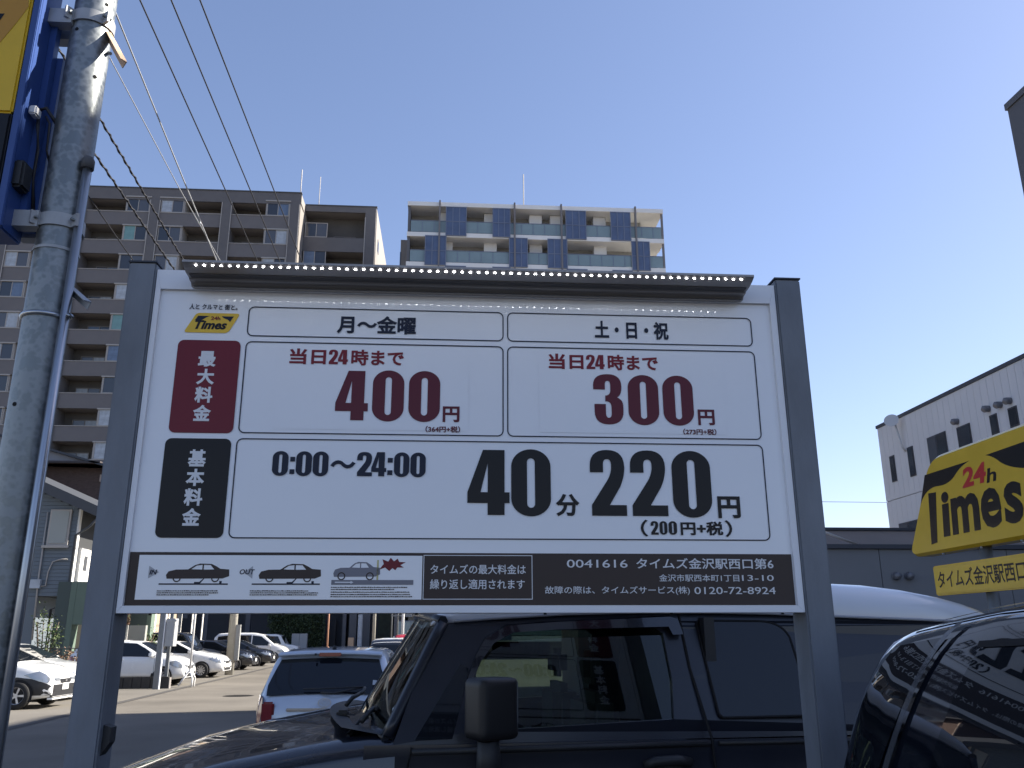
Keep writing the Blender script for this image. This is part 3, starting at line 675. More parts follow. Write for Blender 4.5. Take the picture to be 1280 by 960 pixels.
    for ox, s in ((-1.172, 'IN'), (-.865, 'OUT')):
        silhouette(ox, 1.829)
        A(tess('diagram_road', [[(ox-.021, 1.8215), (ox+.207, 1.8215), (ox+.207, 1.8262), (ox-.021, 1.8262)]], M_navy, root, O3, X, Z))
        A(tess('diagram_flap', [[(ox+.095, 1.8262), (ox+.115, 1.8262), (ox+.128, 1.842), (ox+.124, 1.842), (ox+.112, 1.831), (ox+.095, 1.831)]], M_navy, root, O3, X, Z))
        A(tess('diagram_stop', [[(ox+.178, 1.8262), (ox+.186, 1.8262), (ox+.186, 1.834), (ox+.178, 1.834)]], M_navy, root, O3, X, Z))
    tx('IN', -1.227, 1.855, -1.202, 1.871, M_navy, .03, O3+Vector((0, -.0006, 0)), .2); tx('OUT', -.929, 1.856, -.879, 1.873, M_navy, .02, O3+Vector((0, -.0006, 0)), .2)
    Mg2 = mat('print_pale_grey', (.38, .39, .42), .3)
    A(tess('diagram_arrow', [[(-1.230, 1.842), (-1.196, 1.863), (-1.230, 1.884)]], Mg2, root, O3, X, Z))
    A(tess('diagram_arrow', [[(-.886, 1.842), (-.886, 1.884), (-.914, 1.863)]], Mg2, root, O3, X, Z))
    silhouette(-.615, 1.836, True)
    A(tess('diagram_road', [[(-.62, 1.822), (-.342, 1.822), (-.342, 1.838), (-.62, 1.838)]], M_grey, root, O3+Vector((0, -.0006, 0)), X, Z))
    A(tess('diagram_barrier', [[(-.468, 1.838), (-.462, 1.838), (-.462, 1.905), (-.468, 1.905)]], mat('print_gate', (.5, .45, .2), .3), root, O3, X, Z))
    A(tess('diagram_arrow', [[(-.608, 1.828), (-.555, 1.828), (-.555, 1.825), (-.545, 1.830), (-.555, 1.835), (-.555, 1.832), (-.608, 1.832)]], M_wprint, root, O3+Vector((0, -.0012, 0)), X, Z))
    bur = [(-.461,1.872),(-.440,1.880),(-.425,1.868),(-.415,1.878),(-.405,1.871),(-.398,1.880),(-.376,1.880),(-.388,1.888),(-.370,1.898),(-.392,1.899),(-.398,1.910),(-.410,1.901),(-.422,1.913),(-.430,1.900),(-.450,1.908),(-.445,1.892)]
    A(tess('diagram_burst', [bur], M_red, root, O3, X, Z))
    # illegible small print: rows of short dashes
    def smallprint(u0, u1, zs):
        b = MB()
        for z in zs:
            u = u0; e_ = u1-random.random()*(u1-u0)*.25
            while u < e_:
                wd = random.uniform(.003, .007)
                b.box(u, u+wd, -.0004, 0, z, z+random.uniform(.0024, .0036)); u += wd+random.uniform(.0008, .0018)
        o = b.obj('small_print', M_brown, root, loc=(0, -.0034, -.1)); A(o)
    smallprint(-1.196, -.985, (1.800, 1.7935, 1.787)); smallprint(-.89, -.655, (1.800, 1.7935, 1.787))
    smallprint(-.62, -.34, (1.812, 1.805, 1.796, 1.788, 1.781)); 
    # lamp bar: profile in (depth, height), swept along the board
    def lamp_bar():
        prof = [(-.012,2.792),(-.020,2.787),(-.040,2.786),(-.052,2.797),(-.075,2.799),(-.080,2.804),(-.118,2.806),(-.150,2.813),(-.168,2.820),(-.176,2.824),(-.176,2.832),(-.130,2.842),(-.040,2.846),(-.012,2.846)]
        b = MB(); xs = (-1.180, .886)
        b.prism(prof, (xs[0], 0, 0), Y, Z, X, xs[1]-xs[0])
        bar = b.obj('lamp_bar', M_alu, root)
        box('bar_groove', xs[0]+.01, xs[1]-.01, -.1165, -.0815, 2.8030, 2.8045, M_aludark, bar)
        box('bar_groove', xs[0]+.01, xs[1]-.01, -.050, -.042, 2.784, 2.7865, M_aludark, bar)
        led = MB(); bmesh.ops.create_uvsphere(led.bm, u_segments=8, v_segments=5, radius=.0020)
        for v in led.bm.verts: v.co.x *= 2.3; v.co.z *= .4
        me = led.mesh('led', M_led); out = [bar]
        for i in range(68):
            out.append(part('led', me, bar, (-1.135+.0295*i, -.163, 2.8165)))
        for c in (-1.05, -.15, .76):
            box('bar_bracket', c-.02, c+.02, -.03, .0, 2.842, 2.852, M_alu, bar)
        return bar
    bar = lamp_bar()
    # small bolts under the bottom rail
    bm_ = MB(); bmesh.ops.create_cone(bm_.bm, cap_ends=True, segments=8, radius1=.006, radius2=.005, depth=.006); bme = bm_.mesh('bolt', M_plastic)
    for u in (-1.22, -.78, -.33, .115, .56, .96): part('bolt', bme, root, (u, .03, zb-.003))
    # the board is printed on both sides: turn copies of the front to the back
    def turned(o, par):
        c = o.copy(); COL.objects.link(c); c.parent = par; return c
    M180 = Matrix.Translation((2*-.1465, .09, 0)) @ Matrix.Rotation(math.pi, 4, 'Z')
    for o in front:
        c = turned(o, root); c.matrix_local = M180 @ o.matrix_basis
    c = turned(bar, root); c.matrix_local = M180
    for ch in list(bar.children): turned(ch, c)
    # power cable stub on the left post
    q = atY(134, 925, 3.08)-Vector((.2234, 3.0418, 0)); b = MB(); b.prism([(-.012, .052), (.022, .040), (.022, -.005), (-.012, -.060)], (q.x-.004, q.y-.03, q.z), X, Z, Y, .05); b.obj('cable_clip', M_plastic, root)
    return root
build_price_sign()

# ================================================================== vehicles
def lerp_prof(prof, x):
    if x <= prof[0][0]: return prof[0][1]
    for (a, za), (b_, zb) in zip(prof[:-1], prof[1:]):
        if x <= b_: return za+(zb-za)*(x-a)/(b_-a)
    return prof[-1][1]
class Car:
    """body lofted from cross-sections; windows, lamps and trim laid on the same surface. nose towards +X, origin on the ground in the middle"""
    def __init__(s, L, W, H, prof, belt, plan=.2, tum=.2, sill=.2):
        s.L, s.W, s.H, s.prof, s.belt, s.plan, s.tum, s.sill = L, W, H, prof, belt, plan, tum, sill
        # round the profile a little
        xs = set()
        for (a, _), (b_, _) in zip(prof[:-1], prof[1:]):
            n = max(1, int((b_-a)/.16))
            for k in range(n+1): xs.add(round(a+(b_-a)*k/n, 4))
        s.xs = sorted(xs)
    def T(s, x):
        d = .05
        x0, x1 = max(s.prof[0][0], x-d), min(s.prof[-1][0], x+d)
        return (lerp_prof(s.prof, x0)+2*lerp_prof(s.prof, x)+lerp_prof(s.prof, x1))/4
    def wid(s, x):
        t = abs(2*x/s.L); return s.W/2*(1-s.plan*min(1, t)**7)
    def sec(s, x):
        T, wd = s.T(x), s.wid(x); B = lerp_prof(s.belt, x); b_ = min(B, T-.09)
        e = abs(2*x/s.L); zb = s.sill+.10*max(0, e-.75)*4*.6
        wr = wd*.965*(1-s.tum*max(0, T-b_-.03)/(s.H-B))
        zt = T-.065
        f = lambda q: (wd*.965+(wr-wd*.965)*q, b_+(zt-b_)*q)
        return [(0, zb), (wd*.86, zb), (wd*.97, zb+.07), (wd, zb+(b_-zb)*.35), (wd*.995, zb+(b_-zb)*.72), (wd*.985, zb+(b_-zb)*.9), f(0), f(.33), f(.67), f(1), (wr-.025, T-.03), (wr-.085, T-.004), (wr*.55, T+.014), (0, T+.02)]
    def side_y(s, x, z):
        p = s.sec(x)
        for (ya, za), (yb, zb) in zip(p[2:-1], p[3:]):
            if za <= z <= zb: return ya+(yb-ya)*(z-za)/max(1e-6, zb-za)
        return p[9][0]
    def body(s, m):
        b = MB(); rows = []
        for x in s.xs:
            p = s.sec(x); rows.append([(x, y, z) for y, z in p]+[(x, -y, z) for y, z in reversed(p[1:-1])])
        vs = [[b.bm.verts.new(q) for q in r] for r in rows]; n = len(rows[0])
        for i in range(len(vs)-1):
            for j in range(n):
                f = b.bm.faces.new((vs[i][j], vs[i+1][j], vs[i+1][(j+1) % n], vs[i][(j+1) % n])); f.smooth = True
        for r in (vs[0], vs[-1]): b.bm.faces.new(r)
        return b.mesh('body', m)
    def side_patch(s, name, poly, m, sgn, off=.007, both=False):
        """poly in (x,z) laid on the side, sgn +1 / -1"""
        b = MB()
        for sg in ((1, -1) if both else (sgn,)):
            pts = []
            for (xa, za), (xb, zb) in zip(poly, poly[1:]+poly[:1]):
                n = max(1, int(math.hypot(xb-xa, zb-za)/.12))
                pts += [(xa+(xb-xa)*k/n, za+(zb-za)*k/n) for k in range(n)]
            xs_, zs_ = [p[0] for p in pts], [p[1] for p in pts]
            ed = [(i, (i+1) % len(pts)) for i in range(len(pts))]; ins = []
            gx = min(xs_)+.06
            while gx < max(xs_)-.03:
                gz = min(zs_)+.05
                while gz < max(zs_)-.03: ins.append((gx, gz)); gz += .09
                gx += .14
            res = delaunay_2d_cdt([Vector(p) for p in pts+ins], ed, [list(range(len(pts)))], 1, 1e-5)
            vs = [b.bm.verts.new((v.x, sg*(s.side_y(v.x, v.y)+off), v.y)) for v in res[0]]
            for f in res[2]:
                try: q = b.bm.faces.new([vs[i] for i in f]); q.smooth = True
                except ValueError: pass
        return b.mesh(name, m, recalc=True)
    def top_patch(s, name, x0, x1, k, m, off=.01, y0=None, y1=None, kt=None):
        """glass on the top surface between two stations, half width k of the roof width (kt at the upper end)"""
        b = MB(); P = []; n = 8
        for i in range(n+1):
            x = x0+(x1-x0)*i/n; wr = s.sec(x)[9][0]-.05; T = s.T(x); d = (s.T(x+.02)-s.T(x-.02))/.04
            nx, nz = -d, 1; q = math.hypot(nx, nz); nx /= q; nz /= q; row = []
            kk = k if kt is None else k+(kt-k)*i/n
            for j in range(13):
                u = -1+2*j/12; y = wr*kk*u; c = .02*(1-min(1, abs(y)/max(.1, wr))**2)
                row.append((x+nx*off, y, T+c+nz*off-.004))
            P.append(row)
        b.grid(P); return b.mesh(name, m)
WHEELS = {}
def wheel_meshes(r, w_, key):
    if key in WHEELS: return WHEELS[key]
    t = MB(); n = 28; prof = [(r*.62, -w_/2), (r*.93, -w_/2), (r, -w_*.36), (r, w_*.36), (r*.93, w_/2), (r*.62, w_/2)]
    rows = [[(rr*math.cos(2*math.pi*k/n), yy, rr*math.sin(2*math.pi*k/n)) for rr, yy in prof] for k in range(n+1)]
    t.grid(rows); ty = t.mesh('tyre', M_tyre, merge=.0005)
    q = MB(); R1 = r*.64; yo = -w_*.36
    q.grid([[(R1*math.cos(2*math.pi*k/n)*f, yy, R1*math.sin(2*math.pi*k/n)*f) for f, yy in ((1, yo-.02), (.9, yo-.01), (.86, yo+.05))] for k in range(n+1)])
    ns = 10 if key != 'steel' else 5
    for k in range(ns):
        a = 2*math.pi*k/ns; c, s_ = math.cos(a), math.sin(a)
        w1, w2 = .018, .026
        q.face([(c*.03-s_*w1, yo, s_*.03+c*w1), (c*.03+s_*w1, yo, s_*.03-c*w1), (c*R1*.92+s_*w2, yo-.004, s_*R1*.92-c*w2), (c*R1*.92-s_*w2, yo-.004, s_*R1*.92+c*w2)])
    q.bm.faces.new([q.bm.verts.new((.05*math.cos(2*math.pi*k/14), yo-.012, .05*math.sin(2*math.pi*k/14))) for k in range(14)])
    rm = q.mesh('rim', M_rim)
    d = MB(); d.bm.faces.new([d.bm.verts.new((R1*math.cos(2*math.pi*k/n), yo+.06, R1*math.sin(2*math.pi*k/n))) for k in range(n)]); dk = d.mesh('brake_disc', M_plastic)
    WHEELS[key] = (ty, rm, dk); return WHEELS[key]
def add_wheels(root, car, xs, r=.30, key='alloy', w_=.19):
    ty, rm, dk = wheel_meshes(r, w_, key)
    for x in xs:
        for sg in (-1, 1):
            n = 20; b = MB(); ar = r*1.17
            ring = []
            for k in range(n+1):
                a = math.pi*(-.12)+math.pi*1.24*k/n; px, pz = x+ar*math.cos(a), max(.12, r+ar*math.sin(a)); ring.append((px, pz))
            yy = max(car.side_y(x, .5), car.side_y(x, .6))+.004
            b.bm.faces.new([b.bm.verts.new((px, sg*yy, pz)) for px, pz in ring])
            o = b.obj('wheel_arch', M_seam, root)
            o = bpy.data.objects.new('wheel', None); COL.objects.link(o); o.parent = root; o.location = (x, sg*(yy-w_/2+.035), r)
            if sg > 0: o.rotation_euler = (0, 0, math.pi)
            part('tyre', ty, o); part('rim', rm, o); part('brake_disc', dk, o)
def strip(car, root, name, poly, m, sg=-1, off=.006): return part(name, car.side_patch(name, poly, m, sg, off), root)
def seam(car, root, pts, sg=-1, w_=.009, name='door_seam'):
    b = MB()
    for (xa, za), (xb, zb) in zip(pts[:-1], pts[1:]):
        n = 6; dx, dz = xb-xa, zb-za; q = math.hypot(dx, dz); nx, nz = -dz/q*w_/2, dx/q*w_/2
        P = []
        for k in range(n+1):
            x, z = xa+dx*k/n, za+dz*k/n
            P.append([(x-nx, sg*(car.side_y(x, z)+.004), z-nz), (x+nx, sg*(car.side_y(x, z)+.004), z+nz)])
        b.grid(P)
    return b.obj(name, M_seam, root)

def parked_car(loc, label, paint, kind='hatch', rz=0, plate=M_plate, bumper=None, wkey='alloy', group='cars parked nose out along the road'):
    if kind == 'hatch':
        c = Car(3.9, 1.69, 1.48, [(-1.95,.60),(-1.93,.95),(-1.80,1.10),(-1.52,1.40),(-1.1,1.46),(-.3,1.48),(.35,1.43),(1.15,1.00),(1.55,.93),(1.80,.82),(1.90,.70),(1.95,.56)], [(-1.95,.97),(1.2,.90),(1.95,.8)])
        wins = [[(-1.55,1.02),(-1.42,1.30),(-1.05,1.385),(-.35,1.40),(-.35,.96)], [(-.29,.96),(-.29,1.40),(.30,1.375),(.62,1.21),(.98,.98),(.95,.94)]]; ws = (.42, 1.10); wx = (-1.22, 1.25); doors = ((-.32,), (.98,))
    elif kind == 'sedan':
        c = Car(4.3, 1.76, 1.44, [(-2.15,.60),(-2.12,.98),(-1.9,1.08),(-1.55,1.32),(-1.0,1.41),(-.3,1.44),(.25,1.40),(1.15,.99),(1.6,.93),(1.95,.82),(2.08,.70),(2.15,.55)], [(-2.15,.98),(1.3,.90),(2.15,.8)])
        wins = [[(-1.5,1.05),(-1.25,1.28),(-.9,1.34),(-.35,1.36),(-.35,.98)], [(-.29,.98),(-.29,1.36),(.2,1.34),(.58,1.17),(.95,.98),(.9,.94)]]; ws = (.33, 1.08); wx = (-1.3, 1.32); doors = ((-.32,), (.98,))
    elif kind == 'minivan':
        c = Car(4.7, 1.72, 1.85, [(-2.35,.6),(-2.33,1.1),(-2.22,1.65),(-2.0,1.80),(-1.2,1.85),(.2,1.84),(.85,1.72),(1.62,1.12),(2.0,1.02),(2.22,.88),(2.32,.74),(2.35,.56)], [(-2.35,1.05),(1.6,1.0),(2.35,.85)])
        wins = [[(-2.05,1.12),(-2.0,1.62),(-1.2,1.70),(-.95,1.70),(-.95,1.10)], [(-.88,1.10),(-.88,1.70),(.1,1.70),(.1,1.08)], [(.17,1.08),(.17,1.69),(.72,1.62),(1.38,1.13),(1.3,1.06)]]; ws = (.92, 1.56); wx = (-1.5, 1.55); doors = ((-.92,), (.14,), (1.35,))
    elif kind == 'box':
        c = Car(3.9, 1.68, 1.78, [(-1.95,.6),(-1.93,1.3),(-1.86,1.68),(-1.7,1.77),(-.8,1.79),(.3,1.78),(.62,1.70),(.98,1.10),(1.5,1.04),(1.82,.95),(1.92,.8),(1.95,.56)], [(-1.95,1.08),(1.2,1.02),(1.95,.9)], plan=.12, tum=.12)
        wins = [[(-1.7,1.12),(-1.66,1.60),(-.6,1.66),(-.6,1.10)], [(-.53,1.10),(-.53,1.66),(.45,1.63),(.72,1.12)]]; ws = (.66, .95); wx = (-1.2, 1.25); doors = ((-.56,), (.8,))
    c.sill = .2
    root = thing('parked_car', label, 'car', loc, rz, group)
    part('body', c.body(paint), root)
    hx = c.L/2
    for sg in (-1, 1):
        for wp in wins: strip(c, root, 'side_window', wp, M_glass, sg)
        for d in doors: seam(c, root, [(d[0], .34), (d[0], lerp_prof(c.belt, d[0])-.01)], sg)
        seam(c, root, [(-hx+.6, .33), (hx-.95, .33)], sg, .012, 'sill_line')
        # wing mirror
        mx = wins[-1][-2][0]-.12; b = MB(); mz = lerp_prof(c.belt, mx)+.03; my = c.side_y(mx, mz)
        b.box(mx-.05, mx+.09, my-.02, my+.2, mz, mz+.15); me = b.mesh('wing_mirror', paint, bevel=.03)
        if sg < 0:
            for v in me.vertices: v.co.y *= -1
            me.flip_normals()
        part('wing_mirror', me, root)
        b = MB(); dx = doors[0][0]+.1; yy = c.side_y(dx, .86)+.01; b.box(dx, dx+.18, sg*yy-.012, sg*yy+.012, .845, .87); b.obj('door_handle', paint, root)
        # headlamp wraps the corner
        P = [(hx-.60, .74), (hx-.25, .60), (hx-.07, .58), (hx-.06, .66), (hx-.16, .76), (hx-.30, .83)]
        strip(c, root, 'headlight', P, M_lamp, sg, .012)
        strip(c, root, 'tail_light', [(-hx+.02, .75), (-hx+.30, .80), (-hx+.22, .98), (-hx+.03, .94)], M_taillamp, sg, .01)
    part('windscreen', c.top_patch('windscreen', ws[0], ws[1], .96, M_glass, .012, kt=.98), root)
    zf = c.T(hx-.02); wf = c.wid(hx)
    # nose: grille, intake, lamps' inner ends, plate
    b = MB(); b.box(hx-.03, hx+.012, -wf*.42, wf*.42, .545, .64); b.obj('grille', M_plastic, root, bevel=.01)
    b = MB(); b.box(hx-.04, hx+.008, -wf*.72, wf*.72, .27, .40); b.obj('air_intake', M_plastic, root, bevel=.015)
    b = MB(); b.box(hx+.008, hx+.02, -.165, .165, .40, .545); b.obj('number_plate', plate, root)
    for sg in (-1, 1):
        b = MB(); b.box(hx-.06, hx+.006, sg*wf*.62-.14, sg*wf*.62+.14, .58, .67); b.obj('headlight', M_lamp, root, bevel=.02)
        b = MB(); b.box(hx-.04, hx+.013, sg*wf*.78-.07, sg*wf*.78+.07, .36, .44); b.obj('fog_lamp', M_plastic, root, bevel=.01)
    b = MB(); b.box(hx+.012, hx+.022, -.05, .05, .57, .625); b.obj('emblem', M_rim, root, bevel=.008)
    b = MB(); b.tube([(ws[1]-.02, -.55, c.T(ws[1])+.04), (ws[1]-.10, .05, c.T(ws[1]-.1)+.05)], .01, 5); b.tube([(ws[1]-.02, .05, c.T(ws[1])+.04), (ws[1]-.1, .6, c.T(ws[1]-.1)+.05)], .01, 5); b.obj('wiper', M_plastic, root)
    if bumper:
        for sg in (-1, 1):
            strip(c, root, 'fender_cover', [(wx[1]-.42, .30), (wx[1]-.40, .58), (wx[1]-.05, .70), (wx[1]+.28, .66), (hx-.12, .56), (hx-.02, .50), (hx-.03, .30)], bumper, sg, .0035)
        b = MB(); b.box(hx-.06, hx+.006, -wf*.96, wf*.96, .25, .545); b.obj('bumper_cover', bumper, root, bevel=.02)
        b = MB(); b.box(hx-.10, hx+.03, -wf*.98, wf*.98, .20, .24); b.obj('bumper_lip', M_carwhite, root, bevel=.01)
    add_wheels(root, c, wx, .30 if kind != 'minivan' else .32, wkey)
    return root
M_dplastic = mat('grey_black_bumper', (.022, .022, .025), .45, var=.1, scale=10)
parked_car((-10.95, 22.25, 0), 'white wagon with an unpainted black bumper and front wing beside the leaning pole', M_carwhite, 'hatch', 0, bumper=M_dplastic, wkey='steel')
parked_car((-11.65, 24.9, 0), 'white sedan with a yellow number plate behind the wagon with black bumper', M_carwhite, 'sedan', 0, plate=M_plateo)
parked_car((-10.75, 31.9, 0), 'white hatchback just right of the left sign post, behind a low dark wall', M_carwhite, 'hatch')
parked_car((-11.15, 38.0, 0), 'white sedan with ten spoke wheels between the white hatchback and the black cars', M_carwhite, 'sedan')
parked_car((-12.3, 42.0, 0), 'boxy black tall car behind the white sedan with spoked wheels', M_carblack, 'box')
parked_car((-11.8, 46.6, 0), 'black hatchback with silver wheels, nearest of the two low black cars', M_carblack, 'sedan')
parked_car((-12.0, 52.4, 0), 'black low car, farther of the two low black cars, next to a white minivan', M_carblack, 'sedan')
parked_car((-12.5, 58.8, 0), 'white minivan with dark side windows beyond the black cars', M_carwhite, 'minivan')
parked_car((-12.3, 64.8, 0), 'white car farthest down the row, beside the pale cabinet', M_carwhite, 'box')

# ---- pale silver hatchback seen from behind
def rear_hatch():
    L = 3.8
    c = Car(L, 1.66, 1.42, [(-1.90,.62),(-1.885,.80),(-1.84,.93),(-1.52,1.33),(-1.44,1.375),(-1.0,1.41),(-.2,1.42),(.4,1.37),(1.1,.98),(1.6,.88),(1.85,.7),(1.90,.56)], [(-1.9,.93),(1.9,.86)], plan=.14, tum=.22)
    root = thing('hatchback', 'pale silver hatchback seen from behind, its rear window above the dark bonnet', 'car', (-1.36, 10.4+1.9, 0), R(90))
    part('body', c.body(M_carsilver), root)
    part('rear_window', c.top_patch('rear_window', -1.835, -1.545, 1.02, M_glass, .012, kt=.93), root)
    for sg in (-1, 1):
        strip(c, root, 'tail_light', [(-1.895, .62), (-1.80, .60), (-1.62, .70), (-1.60, .86), (-1.72, .93), (-1.86, .90), (-1.893, .80)], M_taillamp, sg, .012)
        b = MB(); ww = c.wid(-1.88); b.box(-1.915, -1.87, sg*(ww-.10)-.07, sg*(ww-.10)+.07, .62, .86); b.obj('tail_light', M_taillamp, root, bevel=.02)
        strip(c, root, 'side_window', [(-1.45,1.0),(-1.38,1.24),(-1.0,1.31),(-.35,1.33),(-.35,.96)], M_glass, sg); strip(c, root, 'side_window', [(-.29,.96),(-.29,1.33),(.30,1.30),(.62,1.15),(.95,.94)], M_glass, sg)
    # spoiler, brake lamp, wiper, emblem, trim, plate
    b = MB(); P = []
    for k in range(13):
        u = -1+k/6; y = u*.60; z = 1.375+.02*(1-u*u); P.append([(-1.44, y, z+.012), (-1.60, y, z-.010), (-1.605, y, z-.035), (-1.50, y, z-.05)])
    b.grid(P); b.obj('spoiler', M_carsilver, root)
    b = MB(); b.box(-1.625, -1.59, -.13, .13, 1.335, 1.378); b.obj('brake_lamp', M_taillamp, root, bevel=.008)
    b = MB(); b.tube([(-1.86, .05, .955), (-1.90, -.1, .945), (-1.86, -.42, 1.01)], .014, 6); b.tube([(-1.875, -.42, 1.01), (-1.862, .25, .99)], .009, 5); b.obj('wiper', M_plastic, root)
    b = MB(); n = 20
    for r0, r1 in ((.075, .062),):
        b.grid([[(-1.902, math.cos(2*math.pi*k/n)*r*1.0, .845+math.sin(2*math.pi*k/n)*r*.68) for r in (r0, r1)] for k in range(n+1)])
    b.grid([[(-1.904, math.cos(2*math.pi*k/n)*r, .853+math.sin(2*math.pi*k/n)*r*.5) for r in (.045, .037)] for k in range(n+1)])
    b.grid([[(-1.904, math.cos(2*math.pi*k/n)*r*.5, .845+math.sin(2*math.pi*k/n)*r*1.1) for r in (.04, .032)] for k in range(n+1)])
    b.obj('emblem', M_rim, root)
    b = MB(); b.box(-1.915, -1.89, -.42, .42, .755, .79); b.obj('trim_bar', mat('chrome', (.6, .6, .62), .15, 1.0), root, bevel=.008)
    b = MB(); b.tube([(-1.25, 0, 1.41), (-1.30, 0, 1.45)], [.03, .012], 8); b.obj('antenna_base', M_plastic, root)
    b = MB(); b.tube([(-1.62, .165, 1.362), (-1.66, .165, 1.362)], .012, 8); b.obj('washer_jet', M_plastic, root)
    # sticker inside of the rear window, lower right
    b = MB(); b.grid([[(-1.80-.012, -.60, 1.02), (-1.76-.012, -.60, 1.07)], [(-1.80-.012, -.52, 1.03), (-1.76-.012, -.52, 1.08)]]); b.obj('sticker', mat('sticker_grey', (.4, .42, .45), .4), root)
    add_wheels(root, c, (-1.25, 1.2), .30)
rear_hatch()
def small_rear(loc, label, roofm, bodym, H=1.62, name='parked_car'):
    c = Car(3.4, 1.48, H, [(-1.70,.6),(-1.69,.95),(-1.64,1.05),(-1.48,H-.10),(-1.38,H-.03),(-.9,H),(.2,H),(.6,H-.1),(1.05,1.0),(1.5,.92),(1.68,.7),(1.7,.56)], [(-1.7,1.0),(1.7,.9)], plan=.12, tum=.16)
    root = thing(name, label, 'car', loc, R(90)); part('body', c.body(bodym), root)
    b = MB(); P = []
    for i in range(9):
        x = -1.47+(.55+1.47)*i/8; s_ = c.sec(x); P.append([(x, sg*y*1.004, z+.008) for sg, lst in ((1, s_[9:]), (-1, list(reversed(s_[9:-1])))) for y, z in lst])
    b.grid(P); b.obj('roof_skin', roofm, root)
    part('rear_window', c.top_patch('rear_window', -1.635, -1.50, 1.0, M_glass, .012, kt=.95), root)
    for sg in (-1, 1):
        strip(c, root, 'side_window', [(-1.35,1.02),(-1.3,H-.2),(-.35,H-.16),(-.35,.98)], M_glass, sg); strip(c, root, 'tail_light', [(-1.69,.7),(-1.5,.72),(-1.5,.95),(-1.67,.95)], M_taillamp, sg, .01)
    add_wheels(root, c, (-1.1, 1.1), .28)
small_rear((-1.30, 24.2, 0), 'small dark car with a white roof parked beyond the silver hatchback', M_carwhite, M_carblack, 1.51)
small_rear((-1.15, 31.5, 0), 'small red car, only its roof showing over the white roofed one', M_carred, M_carred, 1.63)

# ---- black off-road wagon with a white roof, side on right behind the board
def tint_glass(name, col, gl=.0):
    m = bpy.data.materials.new(name); m.use_nodes = True; n = m.node_tree.nodes; l = m.node_tree.links; n.clear()
    o = n.new('ShaderNodeOutputMaterial'); t = n.new('ShaderNodeBsdfTransparent'); g = n.new('ShaderNodeBsdfGlossy'); mx = n.new('ShaderNodeMixShader'); f = n.new('ShaderNodeFresnel')
    t.inputs[0].default_value = (*col, 1); g.inputs['Roughness'].default_value = .01; g.inputs['Color'].default_value = (.95, 1, 1, 1); f.inputs[0].default_value = 1.55
    ad = n.new('ShaderNodeMath'); ad.operation = 'ADD'; ad.inputs[1].default_value = gl
    l.new(f.outputs[0], ad.inputs[0]); l.new(ad.outputs[0], mx.inputs[0]); l.new(t.outputs[0], mx.inputs[1]); l.new(g.outputs[0], mx.inputs[2]); l.new(mx.outputs[0], o.inputs[0]); return m
M_wing = tint_glass('tinted_glass', (.30, .37, .33)); M_shield = tint_glass('windscreen_glass', (.62, .68, .66))

